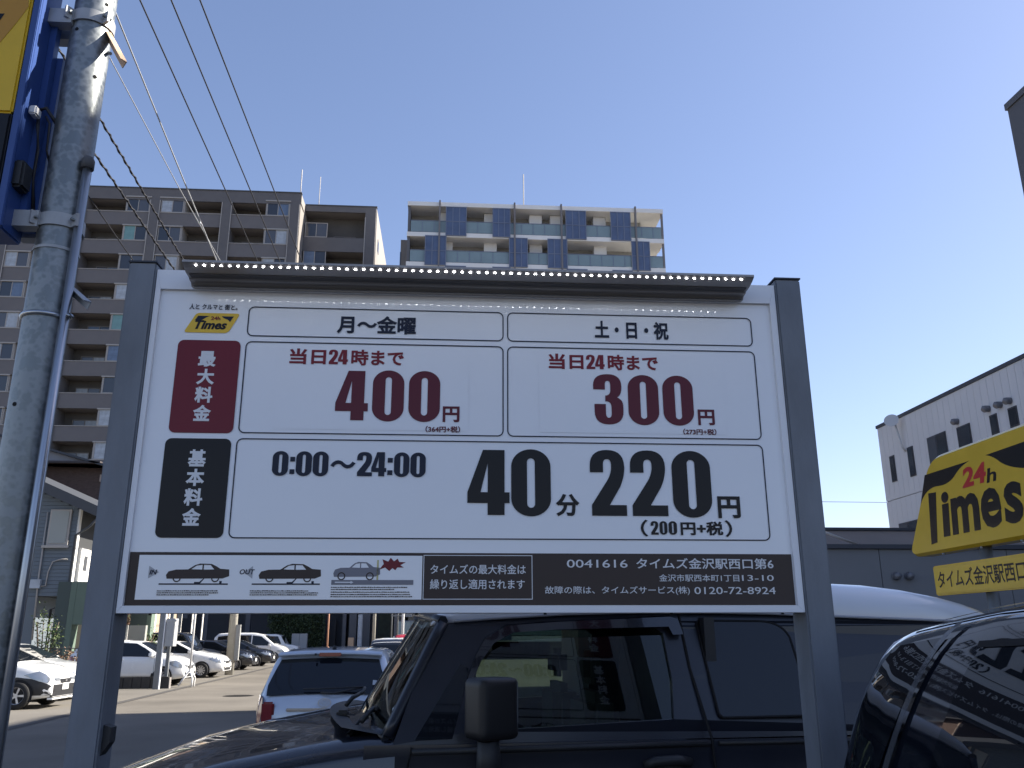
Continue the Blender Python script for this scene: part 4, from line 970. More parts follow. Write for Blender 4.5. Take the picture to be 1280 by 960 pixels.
def plate_holes(b, outer, holes, fy, th, sg):
    """panel in (x,z) with holes; fy(x,z)->y ; thickness th inward (sg=+1: near side, inward is +y)"""
    cs = [outer]+holes; pts = [p for c in cs for p in c]
    A = [b.bm.verts.new((x, fy(x, z), z)) for x, z in pts]; B_ = [b.bm.verts.new((x, fy(x, z)+sg*th, z)) for x, z in pts]
    for t in tessellate_polygon([[Vector((p[0], p[1], 0)) for p in c] for c in cs]):
        for ring in (A, B_):
            try: b.bm.faces.new([ring[i] for i in t])
            except ValueError: pass
    base = 0
    for c in cs:
        n = len(c)
        for i in range(n): b.bm.faces.new((A[base+i], A[base+(i+1) % n], B_[base+(i+1) % n], B_[base+i]))
        base += n
def wagon():
    YN, YFR = 3.95, 5.85; YC = (YN+YFR)/2
    root = thing('offroad_wagon', 'black off-road wagon with white roof standing side on right behind the price board', 'car', (0.6, YC, 0)); off = Vector((-.6, -YC, 0))
    def P(o):
        o.location = Vector(o.location)+off; return o
    # lower body with bonnet
    hood = [(-1.78,.62),(-1.76,.84),(-1.66,.90),(-1.54,.94),(-1.26,1.035),(-.95,1.105),(-.66,1.155),(-.42,1.19),(-.25,1.20)]
    b = MB(); rows = []
    xs = [-1.78,-1.765,-1.73,-1.66,-1.54,-1.40,-1.26,-1.1,-.95,-.8,-.66,-.5,-.38,-.27]
    for x in xs:
        T = lerp_prof(hood, x); q = max(0, (-x-1.0)/.78); hw = .95-.13*q**3
        ed = T-.085
        half = [(hw*.9,.42),(hw,.50),(hw,.80 if ed > .9 else ed-.1),(hw-.004,max(ed-.06,.6)),(hw-.02,ed-.02),(hw-.06,ed+.012),(hw-.14,ed+.03),(hw-.17,ed+.026),(hw-.30,T-.022),(.3,T-.003),(0,T)]
        rows.append([(x, YC-y, z) for y, z in half]+[(x, YC+y, z) for y, z in reversed(half[:-1])])
    b.grid(rows); b.bm.faces.new([b.bm.verts.new(p) for p in rows[0]])
    P(b.obj('bonnet', M_bonnet, root))
    # cab lower sides, from the wing back to the tail
    b = MB(); rows = []
    for x in (-.40, -.2, .1, .5, .9, 1.3, 1.7, 2.1, 2.5, 2.72, 2.82, 2.86):
        q = max(0, (x-2.3)/.56); hw = .95-.10*q**3; zb = 1.10
        half = [(hw*.9,.42),(hw,.50),(hw+.004,.80),(hw,.95),(hw-.012,1.02),(hw-.004,1.045),(hw-.008,zb)]
        rows.append([(x, YC-y, z) for y, z in half])
    b.grid(rows); rows2 = [[(x, 2*YC-y, z) for x, y, z in r] for r in rows]; b.grid(rows2)
    b.box(2.80, 2.86, YN+.12, YFR-.12, .45, 1.10); P(b.obj('cab_side', M_fj, root))
    P(box('floor', -.4, 2.8, YN+.1, YFR-.1, .42, .46, M_plastic, root))
    fyn = lambda x, z: YN+.008+(z-1.10)*.36+max(0, (x-2.3)/.56)**3*.10; fyf = lambda x, z: 2*YC-fyn(x, z)
    outer = [(-.28,1.10),(.0,1.098),(1.0,1.10),(2.3,1.10),(2.6,1.10),(2.84,1.10),(2.80,1.30),(2.70,1.52),(2.60,1.585),(2.35,1.605),(1.9,1.62),(1.4,1.64),(1.05,1.645),(.6,1.635),(.25,1.62),(.05,1.605),(-.10,1.585)]
    win = [(.045,1.145),(.5,1.163),(.955,1.182),(.975,1.35),(.965,1.55),(.93,1.575),(.5,1.575),(.22,1.562),(.135,1.53),(.085,1.42)]
    b = MB(); plate_holes(b, outer, [win], fyn, .05, 1); P(b.obj('cab_frame', M_fj, root))
    b = MB(); plate_holes(b, outer, [win], fyf, .05, -1); P(b.obj('cab_frame', M_fj, root))
    def pane(poly, fy, offy, m, name='side_window'):
        bb = MB(); bb.bm.faces.new([bb.bm.verts.new((x, fy(x, z)+offy, z)) for x, z in poly]); return P(bb.obj(name, m, root))
    win_g = [(x-.0, z) for x, z in win]
    pane(win_g, fyn, .02, M_wing); pane(win_g, fyf, -.02, M_wing)
    quarter = path([(1.165,1.20),(1.135,1.59),(1.14,1.605,1.16,1.606),(1.45,1.603),(1.56,1.60,1.585,1.53),(1.60,1.36),(1.615,1.21),(1.615,1.188,1.59,1.188),(1.18,1.185)])
    pane(quarter, fyn, -.004, M_glass); pane(quarter, fyf, .004, M_glass)
    b = MB()
    for (xa, za), (xb, zb) in zip(quarter, quarter[1:]+quarter[:1]): b.tube([(xa, fyn(xa, za)-.003, za), (xb, fyn(xb, zb)-.003, zb)], .006, 5, False)
    P(b.obj('window_seal', M_seam, root))
    pane([(-.19,1.115),(-.03,1.12),(.02,1.30),(.045,1.40),(.01,1.42)], fyn, -.004, M_glass, 'quarter_glass')
    # seams
    for pl in ([(1.055,1.63),(1.065,1.4),(1.11,1.10),(1.12,.95),(1.13,.5)], [(-.20,1.09),(-.22,1.0),(-.20,.5)]):
        b = MB(); b.tube([(xa, (fyn(xa, za) if za > 1.1 else YN)-.002, za) for xa, za in pl], .006, 5, False); P(b.obj('door_seam', M_seam, root))
    b = MB(); b.tube([(-.2, YN-.004, 1.072), (1.1, YN-.004, 1.085)], .014, 6); b.tube([(1.14, YN-.004, 1.085), (2.5, YN-.004, 1.085)], .010, 6); P(b.obj('belt_moulding', M_plastic, root))
    b = MB()
    b.tube([(-.475, YC-.80, 1.128), (-.44, YC-.83, 1.11), (-.43, YC-.93, 1.0), (-.40, YC-.953, .8), (-.38, YC-.953, .5)], .006, 5, False)
    b.tube([(-.475, YC-.80, 1.131), (-.40, YC-.5, 1.195), (-.40, YC+.5, 1.195)], .007, 5, False); P(b.obj('bonnet_seam', M_seam, root))
    # white roof
    prof = [(-.12,1.585,1.60),(-.09,1.592,1.655),(-.02,1.60,1.69),(.15,1.612,1.725),(.5,1.632,1.757),(1.0,1.645,1.782),(1.5,1.635,1.795),(1.87,1.62,1.795),(2.1,1.612,1.785),(2.3,1.605,1.765),(2.45,1.60,1.74),(2.6,1.588,1.705),(2.72,1.57,1.67),(2.80,1.56,1.60)]
    b = MB(); rows = []
    for x, zb, zt in prof:
        h = zt-zb; q = max(0, (x-2.2)/.6); yo = .10*q**2+(.05*max(0, (.1-x)/.22)**2)
        near = [(YN+.185+yo, zb), (YN+.180+yo, zb+h*.30), (YN+.205+yo, zb+h*.62), (YN+.27+yo, zb+h*.88), (YN+.38+yo, zt), (YC-.3, zt+.014), (YC, zt+.018)]
        rows.append([(x, y, z) for y, z in near]+[(x, 2*YC-y, z) for y, z in reversed(near[:-1])])
    b.grid(rows); b.bm.faces.new([b.bm.verts.new(p) for p in rows[0]]); b.bm.faces.new([b.bm.verts.new(p) for p in rows[-1]]); P(b.obj('roof', M_fjroof, root))
    b = MB(); b.tube([(x, YN+.178+.10*max(0, (x-2.2)/.6)**2, zb+.004) for x, zb, zt in prof[2:-1]], .007, 6); P(b.obj('drip_rail', mat('rail_grey', (.3, .31, .34), .3), root))
    # windscreen and its pillars
    b = MB(); rows = []
    for i in range(9):
        t = i/8; row = []
        for j in range(13):
            u = -1+j/6; c_ = 1-u*u; row.append((-.305+.235*t-c_*(.16-.06*t), YC+u*(.90-.13*t), 1.125+.03*c_+(1.595+.015*c_-1.125)*t))
        rows.append(row)
    b.grid(rows); P(b.obj('windscreen', M_shield, root))
    b = MB(); b.tube([Vector(r[0])+Vector((.0, .01, 0)) for r in rows], [.03]*9, 6); b.tube([Vector(r[12]) for r in rows], [.03]*9, 6); b.tube([Vector(p) for p in rows[0]], .022, 6); b.tube([Vector(p)+Vector((0, 0, .01)) for p in rows[8]], .025, 6)
    P(b.obj('windscreen_frame', M_fj, root))
    b = MB(); b.grid([[(-.50-.10*(1-u*u), YC+u*.85, 1.165+.025*(1-u*u)), (-.29-.14*(1-u*u), YC+u*.90, 1.13+.03*(1-u*u))] for u in [-1+k/6 for k in range(13)]]); P(b.obj('cowl', M_plastic, root))
    for a_, c_ in (((-.42, YN+.22, 1.175), (-.36, YN+.62, 1.215)), ((-.52, YC-.1, 1.20), (-.45, YC+.45, 1.235))):
        a_, c_ = Vector(a_), Vector(c_); b = MB(); b.tube([a_, a_+Vector((.03, .03, .035)), c_], .011, 6); b.tube([c_-Vector((0, .28, -.005)), c_+Vector((.0, .25, .01))], .008, 5); P(b.obj('wiper', M_plastic, root))
    b = MB(); b.box(-.55, -.49, YN+.55, YN+.62, 1.17, 1.20); P(b.obj('washer_jet', M_plastic, root, bevel=.01))
    # smoked rain visor
    vo = [(.035,1.36),(.075,1.46),(.12,1.535),(.22,1.590),(.45,1.606),(1.0,1.630),(1.035,1.62),(1.05,1.55),(1.0,1.548),(.985,1.585),(.45,1.572),(.25,1.560),(.16,1.515),(.10,1.44),(.055,1.35)]
    b = MB(); A = [b.bm.verts.new((x, fyn(x, z)-.012, z)) for x, z in vo]; B_ = [b.bm.verts.new((x, fyn(x, z)-.042, z-.006)) for x, z in vo]
    for t in tessellate_polygon([[Vector((p[0], p[1], 0)) for p in vo]]): b.bm.faces.new([A[i] for i in t]); b.bm.faces.new([B_[i] for i in t])
    for i in range(len(vo)): b.bm.faces.new((A[i], A[(i+1) % len(vo)], B_[(i+1) % len(vo)], B_[i]))
    P(b.obj('rain_visor', mat('smoked_visor', (.010, .010, .014), .12, coat=1), root))
    # mirror on its stalk
    b = MB(); b.box(-.095, .095, -.075, .075, 1.135, 1.375)
    bmesh.ops.bevel(b.bm, geom=b.bm.edges[:], offset=.038, segments=4, affect='EDGES', profile=.6)
    for f in b.bm.faces: f.smooth = True
    mo = b.obj('wing_mirror', mat('mirror_shell', (.011, .0105, .012), .5), root); mo.location = Vector((.115, 3.77, 0))+off; mo.rotation_euler = (0, 0, R(28))
    b = MB(); b.tube([(.10, 3.76, 1.14), (.11, 3.80, 1.0), (.16, 3.93, .92)], [.045, .055, .06], 10); P(b.obj('mirror_stalk', M_plastic, root))
    # handle
    b = MB(); b.tube([(.80, YN-.015, 1.00), (.84, YN-.035, 1.02), (.94, YN-.04, 1.025), (1.00, YN-.015, 1.01)], .022, 8); b.tube([(.90, YN+.0, .95), (.90, YN-.008, .95)], .075, 18); P(b.obj('door_handle', M_plastic, root))
    # cabin: seats, dash, wheel, rear wall
    for y in (YN+.30, YC+.22):
        b = MB(); b.box(.62, .76, y, y+.46, .75, 1.28); P(b.obj('seat_back', M_seat, root, bevel=.05)); b = MB(); b.box(.64, .73, y+.12, y+.34, 1.31, 1.47); P(b.obj('headrest', M_seat, root, bevel=.035)); b = MB(); b.box(.15, .72, y, y+.46, .62, .78); P(b.obj('seat_cushion', M_seat, root, bevel=.04))
    b = MB(); b.box(-.30, -.02, YN+.1, YFR-.1, .8, 1.12); P(b.obj('dashboard', M_plastic, root, bevel=.03))
    b = MB(); n = 20; cy = YC+.45; b.tube([(.12+.06*math.sin(2*math.pi*k/n), cy+.18*math.cos(2*math.pi*k/n), 1.07+.17*math.sin(2*math.pi*k/n)) for k in range(n+1)], .014, 6, False); P(b.obj('steering_wheel', M_plastic, root))
    P(box('rear_partition', 1.15, 1.2, YN+.12, YFR-.12, .5, 1.62, M_plastic, root)); b = MB(); b.box(-.05, -.02, YC-.11, YC+.11, 1.46, 1.52); P(b.obj('rear_view_mirror', M_plastic, root, bevel=.01))
    # wheels with spare on the tail
    ty, rm, dk = wheel_meshes(.39, .26, 'big')
    for x in (-.95, 1.74):
        for sg in (-1, 1):
            o = bpy.data.objects.new('wheel', None); COL.objects.link(o); o.parent = root; o.location = Vector((x, YC+sg*.84, .39))+off
            if sg > 0: o.rotation_euler = (0, 0, math.pi)
            part('tyre', ty, o); part('rim', rm, o); part('brake_disc', dk, o)
    b = MB(); b.box(-1.86, -1.76, YN+.15, YFR-.15, .5, .72); P(b.obj('bumper', M_plastic, root, bevel=.03))
    # turned a little, nose towards the board
    piv = Vector((.5, YN, 0)); Mr_ = Matrix.Translation(piv) @ Matrix.Rotation(R(3.5), 4, 'Z') @ Matrix.Translation(-piv)
    root.matrix_basis = Mr_ @ Matrix.Translation((.66, YC, .015))
wagon()

# ---- black car close on the right, mirroring the board
def near_car():
    root = thing('dark_car', 'glossy black car at the lower right corner mirroring the price board', 'car', (1.9, .3, 0)); off = Vector((-1.9, -.3, 0))
    def P(o): o.location = Vector(o.location)+off; return o
    prof = [(-1.7,.8),(-1.5,1.0),(-.9,1.12),(-.55,1.25),(0.0,1.55),(.5,1.60),(1.2,1.625),(1.6,1.620),(1.9,1.608),(2.12,1.588),(2.30,1.570),(2.44,1.54),(2.56,1.46),(2.66,1.32),(2.77,1.17),(2.84,1.0),(2.87,.8)]
    def X0(y): return 1.0+.035*max(0, (y-1.2)/1.2)**2+.22*max(0, (y-2.35)/.52)**3
    def sec(y):
        T = lerp_prof(prof, y); x0 = X0(y)
        zb = min(.93, T-.22); h = T-zb
        return [(x0+.10,.25),(x0+.02,.33),(x0,.55),(x0+.003,.8 if zb > .82 else zb-.03),(x0+.010,zb),(x0+.028,zb+h*.2),(x0+.052,zb+h*.4),(x0+.080,zb+h*.58),(x0+.112,zb+h*.74),(x0+.150,zb+h*.87),(x0+.19,zb+h*.955),(x0+.245,T),(x0+.45,T+.025),(1.9,T+.04)]
    def pt(y, s_):       # s_ = section parameter
        p = sec(y); i = int(min(len(p)-2, max(0, math.floor(s_)))); f = s_-i
        q = [Vector(a) for a in p]; g = lambda k: q[max(0, min(len(q)-1, k))]
        a, b_, c, d = g(i-1), g(i), g(i+1), g(i+2)
        v = .5*((2*b_)+(c-a)*f+(2*a-5*b_+4*c-d)*f*f+(3*b_-a-3*c+d)*f**3)
        return Vector((v.x, y, v.y))
    ys = [-1.7,-1.5,-1.2,-.9,-.6,-.3,0,.3,.6,.9]+[1.1+.06*k for k in range(29)]+[2.82, 2.85, 2.87]
    ss = [k*.5 for k in range(27)]
    b = MB(); rows = []
    for y in ys:
        h = [pt(y, s_) for s_ in ss]; rows.append(h+[Vector((3.8-p.x, p.y, p.z)) for p in reversed(h[:-1])])
    b.grid(rows, merge if False else True); b.bm.faces.new([b.bm.verts.new(p) for p in rows[-1]]); b.bm.faces.new([b.bm.verts.new(p) for p in rows[0]])
    P(b.obj('body', mat('near_black_paint', (.006, .008, .014), .07, spec=.7, coat=1), root))
    def patch(name, y0, y1, s0, s1, m, o=.004, skew=0, n=14):
        bb = MB(); rws = []
        for i in range(n+1):
            r = []
            for j in range(n+1):
                s_ = s0+(s1-s0)*j/n; y = y0+(y1-y0)*i/n+skew*(1-j/n)
                a = pt(y, s_); d1 = pt(y+.02, s_)-pt(y-.02, s_); d2 = pt(y, s_+.15)-pt(y, s_-.15); nn = d1.cross(d2).normalized()
                if nn.x > 0: nn = -nn
                r.append(a+nn*o)
            rws.append(r)
        bb.grid(rws); return P(bb.obj(name, m, root))
    Mg = mat('near_glass', (.006, .008, .012), .015, spec=1.0)
    patch('side_window', .5, 1.88, 5.0, 9.0, Mg, .004, .22)
    patch('quarter_window', 2.06, 2.34, 4.9, 9.6, Mg, .004, .30)
    Mc = mat('pillar_trim', (.10, .11, .13), .18, .5, coat=.5)
    patch('pillar_trim', 2.0, 2.03, 4.0, 10.2, Mc, .010, .33, 12)
    patch('window_trim', .5, 1.89, 9.02, 9.22, M_seam, .006, .0); patch('roof_gutter', .2, 2.3, 10.55, 10.72, M_seam, .003)
    patch('roof_sheen', .2, 2.25, 10.9, 11.35, mat('sheen_pale', (.30, .32, .36), .15, .6), .008)  # pale strip: sky reflection along the roof edge put into the colour
    ty, rm, dk = wheel_meshes(.30, .19, 'alloy')
    for y in (-.95, 1.75):
        for x, rz in ((1.14, -90), (2.66, 90)):
            o = bpy.data.objects.new('wheel', None); COL.objects.link(o); o.parent = root; o.location = Vector((x, y, .30))+off; o.rotation_euler = (0, 0, R(rz)); part('tyre', ty, o); part('rim', rm, o)
near_car()

# ================================================================== leaning steel pole with the blade sign
def steel_pole():
    PX, PY, r = -1.62, 3.35, .083
    root = thing('steel_pole', 'thick mottled galvanised pole at the left edge with clamps and a thin conduit', 'pole', (PX, PY, 0))
    b = MB(); n = 40
    b.grid([[(r*math.cos(2*math.pi*k/n), r*math.sin(2*math.pi*k/n), z) for z in [i*.25 for i in range(27)]] for k in range(n+1)]); p = b.obj('pole', M_galv, root, merge=.0005)
    cx, cy = .095, -.055; ZC = atY(113, 205, PY-.055).z
    b = MB(); b.tube([(cx, cy, .02), (cx, cy, ZC)], .017, 14); c = b.obj('conduit', M_steel, root)
    b = MB(); b.tube([(cx, cy, ZC-.025), (cx, cy, ZC+.015), (cx, cy, ZC+.03)], [.026, .026, .018], 12); b.obj('conduit_cap', mat('rubber_grey', (.08, .08, .085), .7), c)
    def band(z, h, rr, m, name='clamp_band', lug=True):
        bb = MB(); bb.grid([[(rr*math.cos(2*math.pi*k/n), rr*math.sin(2*math.pi*k/n), zz) for zz in (z, z+h)] for k in range(n+1)], flip=True)
        bb.grid([[((rr-.006)*math.cos(2*math.pi*k/n), (rr-.006)*math.sin(2*math.pi*k/n), zz) for zz in (z, z+h)] for k in range(n+1)])
        bb.grid([[(q*math.cos(2*math.pi*k/n), q*math.sin(2*math.pi*k/n), z) for q in (rr, rr-.006)] for k in range(n+1)], smooth=False)
        o = bb.obj(name, m, root, recalc=True)
        if lug:
            for a in (-128, -38):
                l_ = MB(); l_.box(rr-.004, rr+.035, -.006, .006, z, z+h); q = l_.obj('clamp_lug', m, o); q.rotation_euler = (0, 0, R(a))
                l_ = MB(); l_.tube([(rr+.018, -.02, z+h/2), (rr+.018, .02, z+h/2)], .007, 6); q = l_.obj('bolt', M_galv, o); q.rotation_euler = (0, 0, R(a))
        return o
    z1 = atY(60, 275, PY-.08).z; z2 = atY(100, 22, PY-.08).z; z3 = atY(70, 388, PY-.08).z; z4 = atY(60, 306, PY-.08).z
    band(z1-.02, .055, r+.008, M_bracket); band(z2-.01, .055, r+.008, M_bracket); band(z4-.01, .012, r+.004, M_bracket, 'steel_band', False)
    bb = MB(); bb.tube([(r+.0)*Vector((math.cos(t), math.sin(t), 0))*1.03+Vector((0, 0, z3-.01)) for t in [R(-178+165*k/12) for k in range(13)]]+[Vector((cx+.02, cy-.012, z3-.012)), Vector((cx+.022, cy+.01, z3-.012))], .010, 6); bb.obj('conduit_strap', M_steel, root)
    # arms from clamps to the box
    for z in (z1, z2):
        box('clamp_arm', -r-.10, -r+.03, -.085, -.03, z-.03, z+.04, M_bracket, root); box('clamp_arm', -r-.10, -r+.03, .03, .085, z-.03, z+.04, M_bracket, root)
    # holes
    hm = mat('hole_black', (.004, .004, .004), .9)
    for px, py in ((96, 36), (119, 96), (18, 505), (134, 6)):
        d = ray(px, py); # point where the ray meets the pole surface
        ox, oy = -PX, -PY; A_ = d.x**2+d.y**2; B_ = 2*(d.x*ox+d.y*oy); C_ = ox*ox+oy*oy-(r+.0005)**2; D_ = B_*B_-4*A_*C_
        if D_ < 0: continue
        t = (-B_-math.sqrt(D_))/(2*A_); q = Vector((ox+d.x*t, oy+d.y*t, CH+d.z*t)); nn = Vector((q.x, q.y, 0)).normalized()
        bb = MB(); bb.tube([q-nn*.002, q+nn*.0012], .0085, 12); bb.obj('bolt_hole', hm, root)
    # angle bracket sticking out at the back right, and the lower one
    def angle(p0, p1, m, w_=.03, nm='angle_bracket'):
        p0, p1 = Vector(p0)-Vector((PX, PY, 0)), Vector(p1)-Vector((PX, PY, 0)); d = (p1-p0).normalized(); s_ = Vector((0, 0, 1)); s_ = (s_-d*s_.dot(d)).normalized(); t_ = d.cross(s_)
        bb = MB(); bb.prism([(0, -w_/2), ((p1-p0).length, -w_/2), ((p1-p0).length, w_/2), (0, w_/2)], p0, d, s_, t_, .004); bb.prism([(0, 0), ((p1-p0).length, 0), ((p1-p0).length, w_), (0, w_)], p0+s_*w_/2, d, t_, s_, .004)
        o = bb.obj(nm, m, root)
        for f in (.35, .55, .75, .92):
            q = p0+d*((p1-p0).length*f)-t_*.001; hh = MB(); hh.tube([q, q-t_*.0015], .006, 8); hh.obj('bracket_hole', hm, o)
    angle(atY(128, 30, PY+.05), atY(156, 82, PY-.10), M_rust); angle(atY(88, 362, PY+.05), atY(112, 383, PY-.06), M_bracket)
    b = MB(); a_, c_ = atY(128, 63, PY+.1), atY(138, 67, PY-.02); b.tube([a_-Vector((PX, PY, 0)), c_-Vector((PX, PY, 0))], .008, 6); b.obj('brace', M_bracket, root)
    return z1, z2
z1p, z2p = steel_pole()

def blade_sign():
    YF = 3.19; xr = atY(38, 72, YF).x; zbt = atY(20, 284, YF).z; zy = atY(24, 143, YF).z
    root = thing('blade_sign', 'yellow and black sign box with a blue casing clamped to the steel pole', 'sign', (xr-.45, YF, zbt)); off = -Vector((xr-.45, YF, zbt))
    def P(o): o.location = Vector(o.location)+off; return o
    W, D, T = .9, .17, 5.6
    b = MB(); b.box(xr-W, xr+.002, YF+.012, YF+D, zbt, T); P(b.obj('casing', M_bluebox, root, bevel=.006))
    b = MB(); b.box(xr-W+.02, xr-.028, YF-.012, YF+.011, zy+.001, T-.02); P(b.obj('yellow_face', M_yellowbox, root, bevel=.008))
    b = MB(); b.box(xr-W+.02, xr-.028, YF-.0125, YF+.0105, zbt+.03, zy-.001); P(b.obj('black_face', M_blackgloss, root, bevel=.008))
    b = MB(); b.box(xr-.024, xr+.006, YF-.006, YF+.0115, zbt+.004, T); P(b.obj('face_trim', M_bluebox, root, bevel=.003))
    # orange shape on the yellow face
    q = [atY(a, c, YF-.0125) for a, c in ((-60, 60), (0, 53), (22, 22), (36, 8), (34, -40), (-60, -40))]
    O = Vector((0, YF-.0135, 0))
    o = tess('face_print', [path([(q[0].x, q[0].z), (q[1].x, q[1].z), (q[2].x+.01, q[2].z-.01, q[3].x, q[3].z), (q[4].x, q[4].z), (q[5].x, q[5].z)])], mat('face_orange', (.45, .22, .012), .3), root, O, (1, 0, 0), (0, 0, 1)); P(o)
    q = [atY(a, c, YF-.0135) for a, c in ((-20, 17), (6, 17), (-3, 30), (-20, 48))]
    o = tess('face_print', [[(p.x, p.z) for p in q]], M_blackgloss, root, Vector((0, YF-.0145, 0)), (1, 0, 0), (0, 0, 1)); P(o)
    # back mounting plates in blue and cables
    P(box('mounting_plate', xr+.003, xr+.055, YF+D-.02, YF+D+.0, z1p-.02, z2p-.16, M_bluebox, root)); P(box('mounting_plate', xr+.003, xr+.030, YF+D-.06, YF+D-.022, zbt+.05, z2p+.05, M_bluebox, root))
    b = MB(); p0 = atY(48, 148, YF+.1)
    b.tube([p0+Vector((-.02, 0, .03)), p0+Vector((.03, -.01, .045)), p0+Vector((.06, .02, .0)), p0+Vector((.08, .06, -.05))], .008, 6); b.tube([p0, p0+Vector((.015, -.02, -.06)), p0+Vector((.02, .0, -.15)), p0+Vector((.01, .02, -.28)), p0+Vector((.02, .05, -.42))], .007, 6)
    b.tube([p0+Vector((.03, 0, .01)), p0+Vector((.055, -.01, -.03)), p0+Vector((.045, .02, -.14)), p0+Vector((.06, .04, -.2))], .005, 6); P(b.obj('cable', M_wire, root))
    b = MB(); b.box(p0.x-.03, p0.x+.02, YF+.02, YF+.10, p0.z-.36, p0.z-.24); P(b.obj('junction_box', M_plastic, root, bevel=.01)); b = MB(); b.box(p0.x-.01, p0.x+.022, YF+.03, YF+.08, p0.z-.02, p0.z+.02); P(b.obj('connector', mat('connector_white', (.6, .6, .62), .5), root, bevel=.006))
blade_sign()

# ================================================================== big yellow parking sign on the right
def yellow_sign():
    XS = 5.0; n1 = 5.2
    yl = (atX(1150, 640, XS).y+atX(1143, 640, XS).y)/2; zt = 3.33; zb = 2.355; yr = yl-2.75
    root = thing('parking_sign', 'big yellow sign with black and red lettering on a post over the white car roof', 'sign', (XS+.1, 7.95, 0)); off = -Vector((XS+.1, 7.95, 0))
    def P(o): o.location = Vector(o.location)+off; return o
    Uy, Vz = Vector((0, -1, 0)), Vector((0, 0, 1))        # reading direction runs towards the camera
    u = lambda px, py: ((yl-atX(px, py, XS).y), atX(px, py, XS).z)
    # body with rounded corners; the left end leans like the emblem
    TL, BL = u(1163, 577), u(1137, 690)
    def outline(i):
        lx = lambda z: BL[0]+(TL[0]-BL[0])*(z-zb)/(zt-zb)
        r = .15
        return path([(lx(zb+r)+i, zb+r), (lx(zb)+i, zb+i, lx(zb)+r*1.2, zb+i), (2.60, zb+i), (2.75-i, zb+i, 2.75-i, zb+r), (2.75-i, zt-r), (2.75-i, zt-i, 2.6, zt-i), (lx(zt)+r*1.3, zt-i), (lx(zt)+i*1.2, zt-i, lx(zt-r)+i, zt-r)])
    b = MB(); o_ = [Vector((XS+.02, yl-p[0], p[1])) for p in outline(0)]; i_ = [Vector((XS-.018, yl-p[0], p[1])) for p in outline(.03)]; k_ = [Vector((XS+.16, yl-p[0], p[1])) for p in outline(0)]
    A = [b.bm.verts.new(p) for p in k_]; B_ = [b.bm.verts.new(p) for p in o_]; C_ = [b.bm.verts.new(p) for p in i_]; m = len(A)
    for r1, r2 in ((A, B_), (B_, C_)):
        for i in range(m):
            f = b.bm.faces.new((r1[i], r1[(i+1) % m], r2[(i+1) % m], r2[i])); f.smooth = False
    b.bm.faces.new(list(reversed(A))); P(b.obj('casing', M_ysrim, root))
    o = tess('face', [outline(.03)], M_yellowsign, root, Vector((XS-.0185, yl, 0)), Uy, Vz); P(o)
    O1, O2_ = Vector((XS-.0195, yl, 0)), Vector((XS-.0205, yl, 0))
    wing = [u(*q) for q in ((1158, 595), (1209, 577))]
    lw = path([u(1153, 631), u(1158, 594), u(1214, 576), (*u(1202, 583), *u(1196, 594)), (*u(1188, 607), *u(1172, 608)), (*u(1158, 612), *u(1153, 631))])
    P(tess('emblem_wing', [lw], M_blackgloss, root, O1, Uy, Vz))
    rw = path([u(1234, 569), u(1300, 546), u(1326, 537), u(1318, 600), (*u(1300, 583), *u(1280, 585)), (*u(1262, 584), *u(1252, 577)), (*u(1244, 570), *u(1234, 569))])
    P(tess('emblem_wing', [rw], M_blackgloss, root, O1, Uy, Vz))
    a, c = u(1206, 612), u(1232, 577); P(text('24', a[0], a[1]+.01, c[0]+.01, c[1]+.0, mat('bright_red', (.50, .015, .02), .3), root, O2_, Uy, Vz, .035, .18))
    a, c = u(1236, 604), u(1244, 585); P(text('h', a[0]-.0, a[1], c[0]+.03, c[1]+.01, M_blackgloss, root, O2_, Uy, Vz, .02, .18))
    # the word: letters laid one by one
    base = u(1180, 668)[1]-.03; xh = .36
    def L(ch, p0, p1, h, z0=0, bold=.034):
        a, c = u(*p0)[0], u(*p1)[0]; P(text(ch, a, base+z0, c, base+h, M_blackgloss, root, O2_, Uy, Vz, bold, .12))
    a0, a1 = u(1165, 668)[0], u(1183, 612)[0]
    P(tess('lettering', [[(a0, base-.05), (a0+.115, base-.04), (a0+.215, base+.46), (a0+.07, base+.47)]], M_blackgloss, root, O2_, Uy, Vz))
    L('i', (1180, 655), (1193, 655), .44); L('m', (1191, 650), (1229, 650), xh); L('e', (1230, 645), (1256, 645), xh, -.005); L('s', (1258, 640), (1284, 640), xh, -.005)
    # bolts under the casing
    for y in (yl-.35, yl-1.0, yl-1.6): b = MB(); b.tube([(XS+.02, y, zb-.001), (XS+.02, y, zb-.018)], .012, 8); P(b.obj('bolt', M_bracket, root))
    # post
    b = MB(); b.tube([(XS+.10, 7.95, 0), (XS+.10, 7.95, zb-.001)], .057, 18); P(b.obj('post', mat('post_grey', (.17, .18, .19), .5, .3, var=.1, scale=8), root))
    # name board under it
    nl = thing('name_board', 'narrow yellow name board with black characters under the big yellow sign', 'sign', (XS+.05, 7.95, 2.0)); off2 = -Vector((XS+.05, 7.95, 2.0))
    yn = atX(1171, 725, XS).y; z0, z1 = 1.935, 2.232
    b = MB(); b.box(XS-.03, XS+.045, yn-2.42, yn, z0, z1); q = b.obj('casing', M_ysrim, nl, bevel=.012); q.location = off2
    q = tess('face', [rrect(.03, z0+.03, 2.39, z1-.03, .01)], M_yellowsign, nl, Vector((XS-.031, yn, 0)), Uy, Vz); q.location = off2
    tl_, tr_ = atX(1176, 725, XS).y, atX(1271, 715, XS).y; k = (yn-tr_-(yn-tl_))/8.0
    q = text('タイムズ金沢駅西口第6', yn-tl_, z0+.065, yn-tl_+k*10.75, z1-.055, M_blackgloss, nl, Vector((XS-.032, yn, 0)), Uy, Vz, .016); q.location = off2
